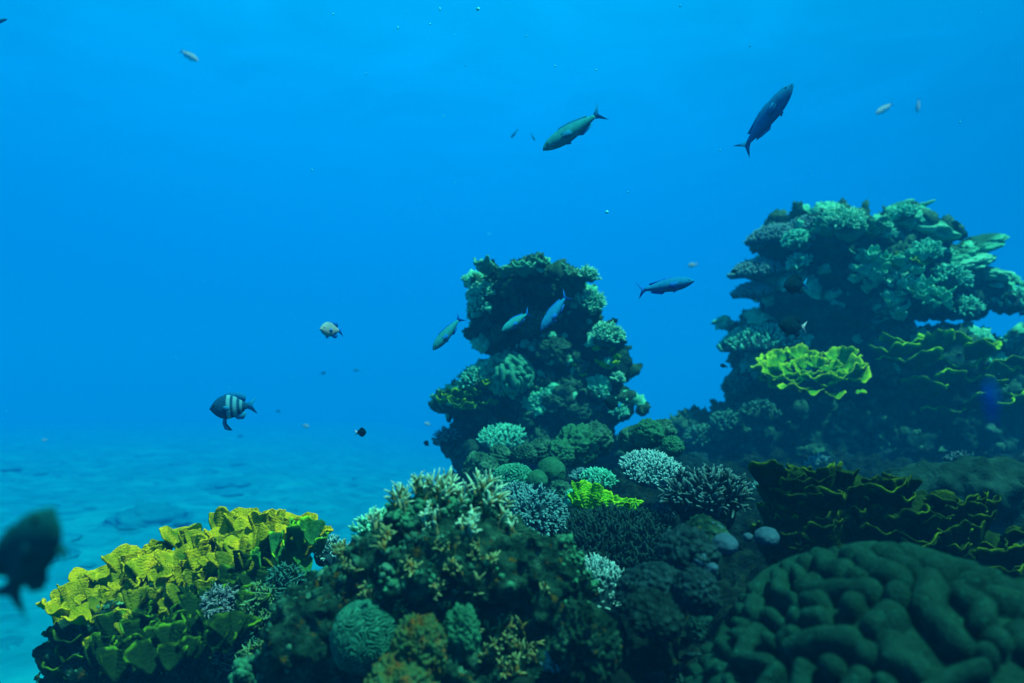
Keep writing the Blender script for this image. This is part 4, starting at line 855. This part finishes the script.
# ------------------------------------------------------------------ fish
def fmat(name, back, belly, zmid=0.0, zr=.25, extra=None, rough=.45):
    m = bpy.data.materials.new(name); m.use_nodes = True; t = m.node_tree; L = t.links.new; b = t.nodes['Principled BSDF']; b.inputs['Roughness'].default_value = rough; b.inputs['Specular IOR Level'].default_value = 0.0
    tc = t.nodes.new('ShaderNodeTexCoord'); sp = t.nodes.new('ShaderNodeSeparateXYZ'); L(tc.outputs['Object'], sp.inputs[0])
    nz = t.nodes.new('ShaderNodeTexNoise'); nz.inputs['Scale'].default_value = 14; L(tc.outputs['Object'], nz.inputs['Vector'])
    mr = t.nodes.new('ShaderNodeMapRange'); mr.inputs[1].default_value = zmid - zr; mr.inputs[2].default_value = zmid + zr; L(sp.outputs[2], mr.inputs[0])
    mx = t.nodes.new('ShaderNodeMix'); mx.data_type = 'RGBA'; L(mr.outputs[0], mx.inputs[0]); mx.inputs[6].default_value = (*belly, 1); mx.inputs[7].default_value = (*back, 1); col = mx.outputs[2]
    if extra:       # vertical bars along x: list of (position, colour)
        ra = t.nodes.new('ShaderNodeValToRGB'); ra.color_ramp.interpolation = 'LINEAR'; e = ra.color_ramp.elements
        for i, (p_, c_) in enumerate(extra):
            x = e[i] if i < 2 else e.new(p_)
            x.position = p_; x.color = (c_, c_, c_, 1)
        ad = t.nodes.new('ShaderNodeMath'); ad.operation = 'ADD'; ad.inputs[1].default_value = .5; L(sp.outputs[0], ad.inputs[0]); L(ad.outputs[0], ra.inputs[0])
        m2 = t.nodes.new('ShaderNodeMix'); m2.data_type = 'RGBA'; L(ra.outputs[0], m2.inputs[0]); L(col, m2.inputs[6]); m2.inputs[7].default_value = (.06, .52, .66, 1); col = m2.outputs[2]
    ml = t.nodes.new('ShaderNodeMix'); ml.data_type = 'RGBA'; ml.blend_type = 'MULTIPLY'; ml.inputs[0].default_value = .5; L(col, ml.inputs[6]); L(nz.outputs['Fac'], ml.inputs[7])
    L(ml.outputs[2], b.inputs['Base Color']); return m
FM = {'green': fmat('green_fish_skin', (.006, .26, .38), (.015, .44, .46)), 'shade': fmat('grey_green_fish_skin', (.002, .10, .13), (.003, .14, .15)), 'dark': fmat('dark_fish_skin', (.001, .022, .035), (.002, .035, .05)), 'blue': fmat('blue_fish_fin', (.003, .19, .72), (.003, .19, .72)),
      'pale': fmat('pale_fish_skin', (.10, .40, .45), (.30, .65, .62)), 'white': fmat('white_fish_skin', (.45, .85, .80), (.6, .9, .85)), 'slate': fmat('haze_blue_fish_skin', (.003, .20, .52), (.006, .32, .60)),
      'bars': fmat('barred_fish_skin', (.003, .09, .22), (.005, .12, .25), extra=[(0, 0), (.295, 0), (.315, .75), (.345, .75), (.365, 0), (.405, 0), (.425, .85), (.48, .85), (.50, 0), (.54, 0), (.56, 1), (.615, 1), (.635, 0), (1, 0)]),
      'eye': fmat('fish_eye', (.004, .006, .008), (.004, .006, .008), rough=.15)}
def fin_mb(outline, y0=0.0, th=.006, lean=0.0):
    """flat fin from a fan of points in the xz plane, with real thickness"""
    o = np.array(outline, float); n = len(o); c = o.mean(0); mb = MB(); V = []
    for sgn in (1, -1):
        for p_ in np.vstack([o, c]): V.append((p_[0], y0 + sgn * th / 2 * (1 if p_ is c else .5) + lean * abs(p_[1] - o[0][1]), p_[1]))
    t3 = [(i, (i + 1) % n, n) for i in range(n)] + [((i + 1) % n + n + 1, i + n + 1, 2 * n + 1) for i in range(n)]
    qd = [(i, i + n + 1, (i + 1) % n + n + 1, (i + 1) % n) for i in range(n)]
    mb.add(V, qd, t3); return mb
PROF = {'slim': ([0, .03, .10, .22, .38, .55, .70, .80, .86], [.010, .045, .085, .115, .125, .105, .070, .042, .030], [.010, .035, .070, .105, .120, .100, .065, .038, .028], .075),
        'deep': ([0, .03, .10, .20, .34, .50, .62, .72, .80], [.015, .07, .16, .235, .275, .245, .175, .095, .060], [.015, .06, .14, .21, .25, .22, .15, .08, .055], .095), 'oval': ([0, .03, .10, .20, .34, .50, .62, .72, .80], [.01, .05, .12, .175, .21, .19, .14, .085, .06], [.01, .045, .11, .165, .20, .18, .13, .08, .055], .085)}
def fish(label, head, tail, D, kind, body, fin, cat='fish', dD=0.0, tailm=None, seed=0, group=None, pelvic=None, roll=0.0, simple=False, flipz=1):
    A, B = at(*head, D), at(*tail, D + dD); Lf = float(np.linalg.norm(A - B)); x = unit(A - B); z = unit(UPV - x * x[2]) * flipz
    y = np.cross(z, x); cen = (A + B) / 2
    t = thing('fish', label, cat, cen, group); R = Matrix([[x[i], y[i], z[i]] for i in range(3)]).to_4x4()
    R = R @ Matrix.Rotation(roll, 4, 'X'); t.matrix_world = Matrix.Translation(Vector(cen)) @ R @ Matrix.Scale(Lf, 4)
    def part(name, mb, m, par=t):
        o = bpy.data.objects.new(name, mb.mesh(name, m)); SC.collection.objects.link(o); o.parent = par; return o
    xs_, top, bot, wid = PROF[kind]; nn_ = 26; xi = np.linspace(0, xs_[-1], nn_) ; na = 16
    tp, bt = np.interp(xi, xs_, top), np.interp(xi, xs_, bot)
    for _ in range(2): tp[1:-1] = (tp[:-2] + 2 * tp[1:-1] + tp[2:]) / 4; bt[1:-1] = (bt[:-2] + 2 * bt[1:-1] + bt[2:]) / 4
    wd_ = wid * np.sin(np.pi * np.clip(xi / xs_[-1], .03, .97) ** .72) ** .8 + .008
    a = np.arange(na) * 2 * np.pi / na; V = []
    for i in range(nn_):
        ca, sa = np.cos(a), np.sin(a); V.append(np.stack([np.full(na, .5 - xi[i]), wd_[i] * ca * (1 - .25 * sa ** 2), np.where(sa > 0, tp[i], bt[i]) * sa], 1))
    V = np.concatenate(V); V = np.vstack([V, [[.5 + .004, 0, 0]], [[.5 - xs_[-1] - .004, 0, 0]]]); m_ = nn_ * na
    q = [(i * na + j, i * na + (j + 1) % na, (i + 1) * na + (j + 1) % na, (i + 1) * na + j) for i in range(nn_ - 1) for j in range(na)]
    t3 = [(m_, (j + 1) % na, j) for j in range(na)] + [((nn_ - 1) * na + j, (nn_ - 1) * na + (j + 1) % na, m_ + 1) for j in range(na)]
    mb = MB(); mb.add(V, np.array(q)[:, ::-1], np.array(t3)[:, ::-1]); part('body', mb, FM[body])
    e = .5 - xs_[-1]; tm = FM[tailm or fin]
    if kind == 'slim': part('tail_fin', fin_mb([(e + .03, .022), (e - .04, .06), (-.5, .15), (-.46, .08), (e - .055, .0), (-.46, -.08), (-.5, -.15), (e - .04, -.06), (e + .03, -.022)], th=.008), tm)
    else: part('tail_fin', fin_mb([(e + .03, .05), (e - .06, .09), (-.5, .19), (-.46, .10), (e - .10, .0), (-.46, -.10), (-.5, -.19), (e - .06, -.09), (e + .03, -.05)], th=.01), tm)
    if simple: return t
    q_ = .78 if kind == 'oval' else 1.0
    if kind == 'slim':
        part('dorsal_fin', fin_mb([(.22, .105), (.14, .140), (0, .138), (-.18, .105), (-.28, .085), (-.26, .055), (-.05, .10)]), FM[fin]); part('anal_fin', fin_mb([(-.02, -.10), (-.08, -.135), (-.2, -.105), (-.28, -.075), (-.25, -.05)]), FM[fin])
        ex, ez, er = .41, .022, .014
    else:
        part('dorsal_fin', fin_mb([(.24, .22 * q_), (.18, .29 * q_), (.02, .325 * q_), (-.12, .30 * q_), (-.24, .27 * q_), (-.285, .20 * q_), (-.24, .07 * q_), (-.1, .18 * q_)]), FM[fin]); part('anal_fin', fin_mb([(0, -.21 * q_), (-.08, -.27 * q_), (-.2, -.27 * q_), (-.27, -.17 * q_), (-.22, -.07 * q_), (-.1, -.15 * q_)]), FM[fin])
        ex, ez, er = .385, .045, .024
    for sg in (1, -1):
        yb = np.interp(.5 - ex, xi, wd_) * .86
        T, Ph, qq = dome(8, 12, math.pi * .98); mb = MB(); mb.add(np.stack([ex + er * np.sin(T) * np.cos(Ph), sg * (yb + er * .5 * np.cos(T)), ez + er * np.sin(T) * np.sin(Ph)], 1), qq); part('eye', mb, FM['eye'])
        part('pectoral_fin', fin_mb([(.22, .0), (.17, .035), (.06, .02), (.04, -.045), (.12, -.06), (.2, -.02)], y0=sg * (wid * .98), th=.005, lean=sg * .4), FM[fin])
        px_, pz = (.16, -.10) if kind == 'slim' else (.22, -.20 * q_)
        ln = pelvic or (.035 if kind == 'slim' else .09)
        part('pelvic_fin', fin_mb([(px_, pz), (px_ + .02, pz - ln * .5), (px_ - .03, pz - ln), (px_ - .03 - ln * .5, pz - ln * 1.15), (px_ - .04, pz - ln * .6), (px_ - .05, pz + .01)], y0=sg * .02, th=.006, lean=sg * .12), FM[fin])
    return t
fish('black and pale barred damselfish swimming left over the sand', (210, 409), (257, 405), 2.5, 'deep', 'bars', 'slate', pelvic=.26)
fish('large blurred dark fish close to the left edge', (52, 508), (4, 606), .72, 'oval', 'shade', 'shade', roll=.55, dD=.03)
fish('green backed fish heading left near the top centre', (543, 150), (603, 111), 2.8, 'slim', 'green', 'slate')
fish('slender dark fish swimming steeply up at the top right', (793, 84), (741, 152), 2.6, 'slim', 'slate', 'slate', dD=.1)
fish('dark fish with blue forked tail between pillar and tower', (694, 281), (637, 291), 2.7, 'slim', 'slate', 'blue')
fish('grey green fish diving left of the middle pillar', (433, 350), (462, 316), 3.1, 'slim', 'green', 'blue', dD=.05)
fish('blue fish diving in front of the middle pillar', (541, 330), (568, 294), 3.3, 'slim', 'slate', 'blue', dD=.08)
fish('dim green fish with blue tail in front of the shaded pillar top', (502, 331), (530, 312), 3.4, 'slim', 'green', 'blue', dD=.1)
fish('small round pale fish alone in the open water', (320, 329), (343, 331), 3.6, 'deep', 'pale', 'blue', dD=.12)
fish('tiny half white fish low in the open water', (366, 432), (355, 433), 3.6, 'deep', 'dark', 'white', tailm='white', dD=.06, simple=True)
fish('small black fish in front of the upper tower', (784, 286), (808, 284), 4.0, 'deep', 'dark', 'dark', tailm='slate', dD=.08)
fish('small black fish with white tail above the lime whorl coral', (779, 325), (807, 328), 4.0, 'deep', 'dark', 'dark', tailm='pale', dD=.08)
fish('small black fish at the right flank of the middle pillar', (605, 400), (621, 407), 3.7, 'deep', 'dark', 'dark', tailm='slate', dD=.1, simple=True)
fish('faint fish high at the upper left', (198, 61), (180, 50), 16, 'slim', 'pale', 'slate', dD=.2)
fish('faint fish high at the upper right', (876, 114), (893, 103), 16, 'slim', 'pale', 'slate', dD=.2)
fish('faint upright fish beside the faint one at the upper right', (917, 113), (919, 98), 18, 'slim', 'pale', 'slate', simple=True)
fish('tiny faint fish left of the green backed fish', (511, 138), (518, 129), 7, 'slim', 'slate', 'slate', simple=True)
fish('tiny upright fish just left of the green backed fish', (535, 141), (531, 133), 7, 'slim', 'slate', 'slate', simple=True)
fish('blurred blue fish hanging at the right edge before the tower', (988, 382), (994, 430), .5, 'slim', 'blue', 'blue', dD=.02, roll=.5)
fish('dark blue fish cut by the left edge near the top', (7, 19), (-12, 24), 3.2, 'slim', 'slate', 'blue')
fish('tiny dark fish at the left edge of the tower', (720, 365), (728, 367), 5.2, 'deep', 'dark', 'dark', simple=True)
fish('tiny dark fish by the upper left tables of the tower', (731, 272), (739, 270), 5.2, 'deep', 'dark', 'dark', simple=True)
fish('tiny pale fish beyond the pillar at the left of the tower', (688, 266), (698, 264), 14, 'deep', 'pale', 'pale', simple=True)
rng = np.random.default_rng(91)
for (px, py) in [(278, 411), (305, 426), (240, 436), (323, 373), (357, 370), (45, 440), (428, 424), (355, 478)]:
    l_ = rng.uniform(5, 8); a_ = rng.normal() * .5 + (math.pi if rng.random() < .6 else 0)
    fish('tiny faint fish far off in the hazy water over the sand', (px + l_ / 2 * math.cos(a_), py - l_ / 2 * math.sin(a_)), (px - l_ / 2 * math.cos(a_), py + l_ / 2 * math.sin(a_)), rng.uniform(14, 24), 'deep', rng.choice(['slate', 'slate', 'pale']), 'slate', simple=True, group='tiny far off fish over the sand', dD=.05)

# drifting specks in the water; the top ones are solid stand-ins for surface glints
rng = np.random.default_rng(95); mb = MB()
pts = [(440, 9, 3.0, .010), (478, 9, 3.0, .009), (680, 6, 3.0, .010), (607, 212, 3.0, .008), (628, 192, 3.0, .006), (720, 150, 3.0, .008), (750, 46, 3.0, .007), (960, 122, 3, .006), (526, 36, 3, .005), (465, 66, 3.2, .006), (555, 66, 3.2, .005), (366, 74, 3.2, .007), (333, 14, 2.6, .009), (312, 170, 3, .005), (596, 70, 3, .004), (398, 28, 2.8, .008), (430, 24, 2.8, .005)]
pts += [(rng.uniform(0, 1024), rng.uniform(0, 420), rng.uniform(1.2, 4), rng.uniform(.0008, .0022)) for _ in range(60)]
T, Ph, q = dome(6, 8, math.pi * .98); d_ = np.stack([np.sin(T) * np.cos(Ph), np.sin(T) * np.sin(Ph), np.cos(T)], 1)
for px, py, D, r in pts:
    mb.add(at(px, py, D) + d_ * r * .7 * rng.uniform(.3, 1.2, 3) * (1 + .2 * rng.normal(size=(len(d_), 1))), q)
build('speck_glint_drift', mb, M['speck'], kind='stuff')
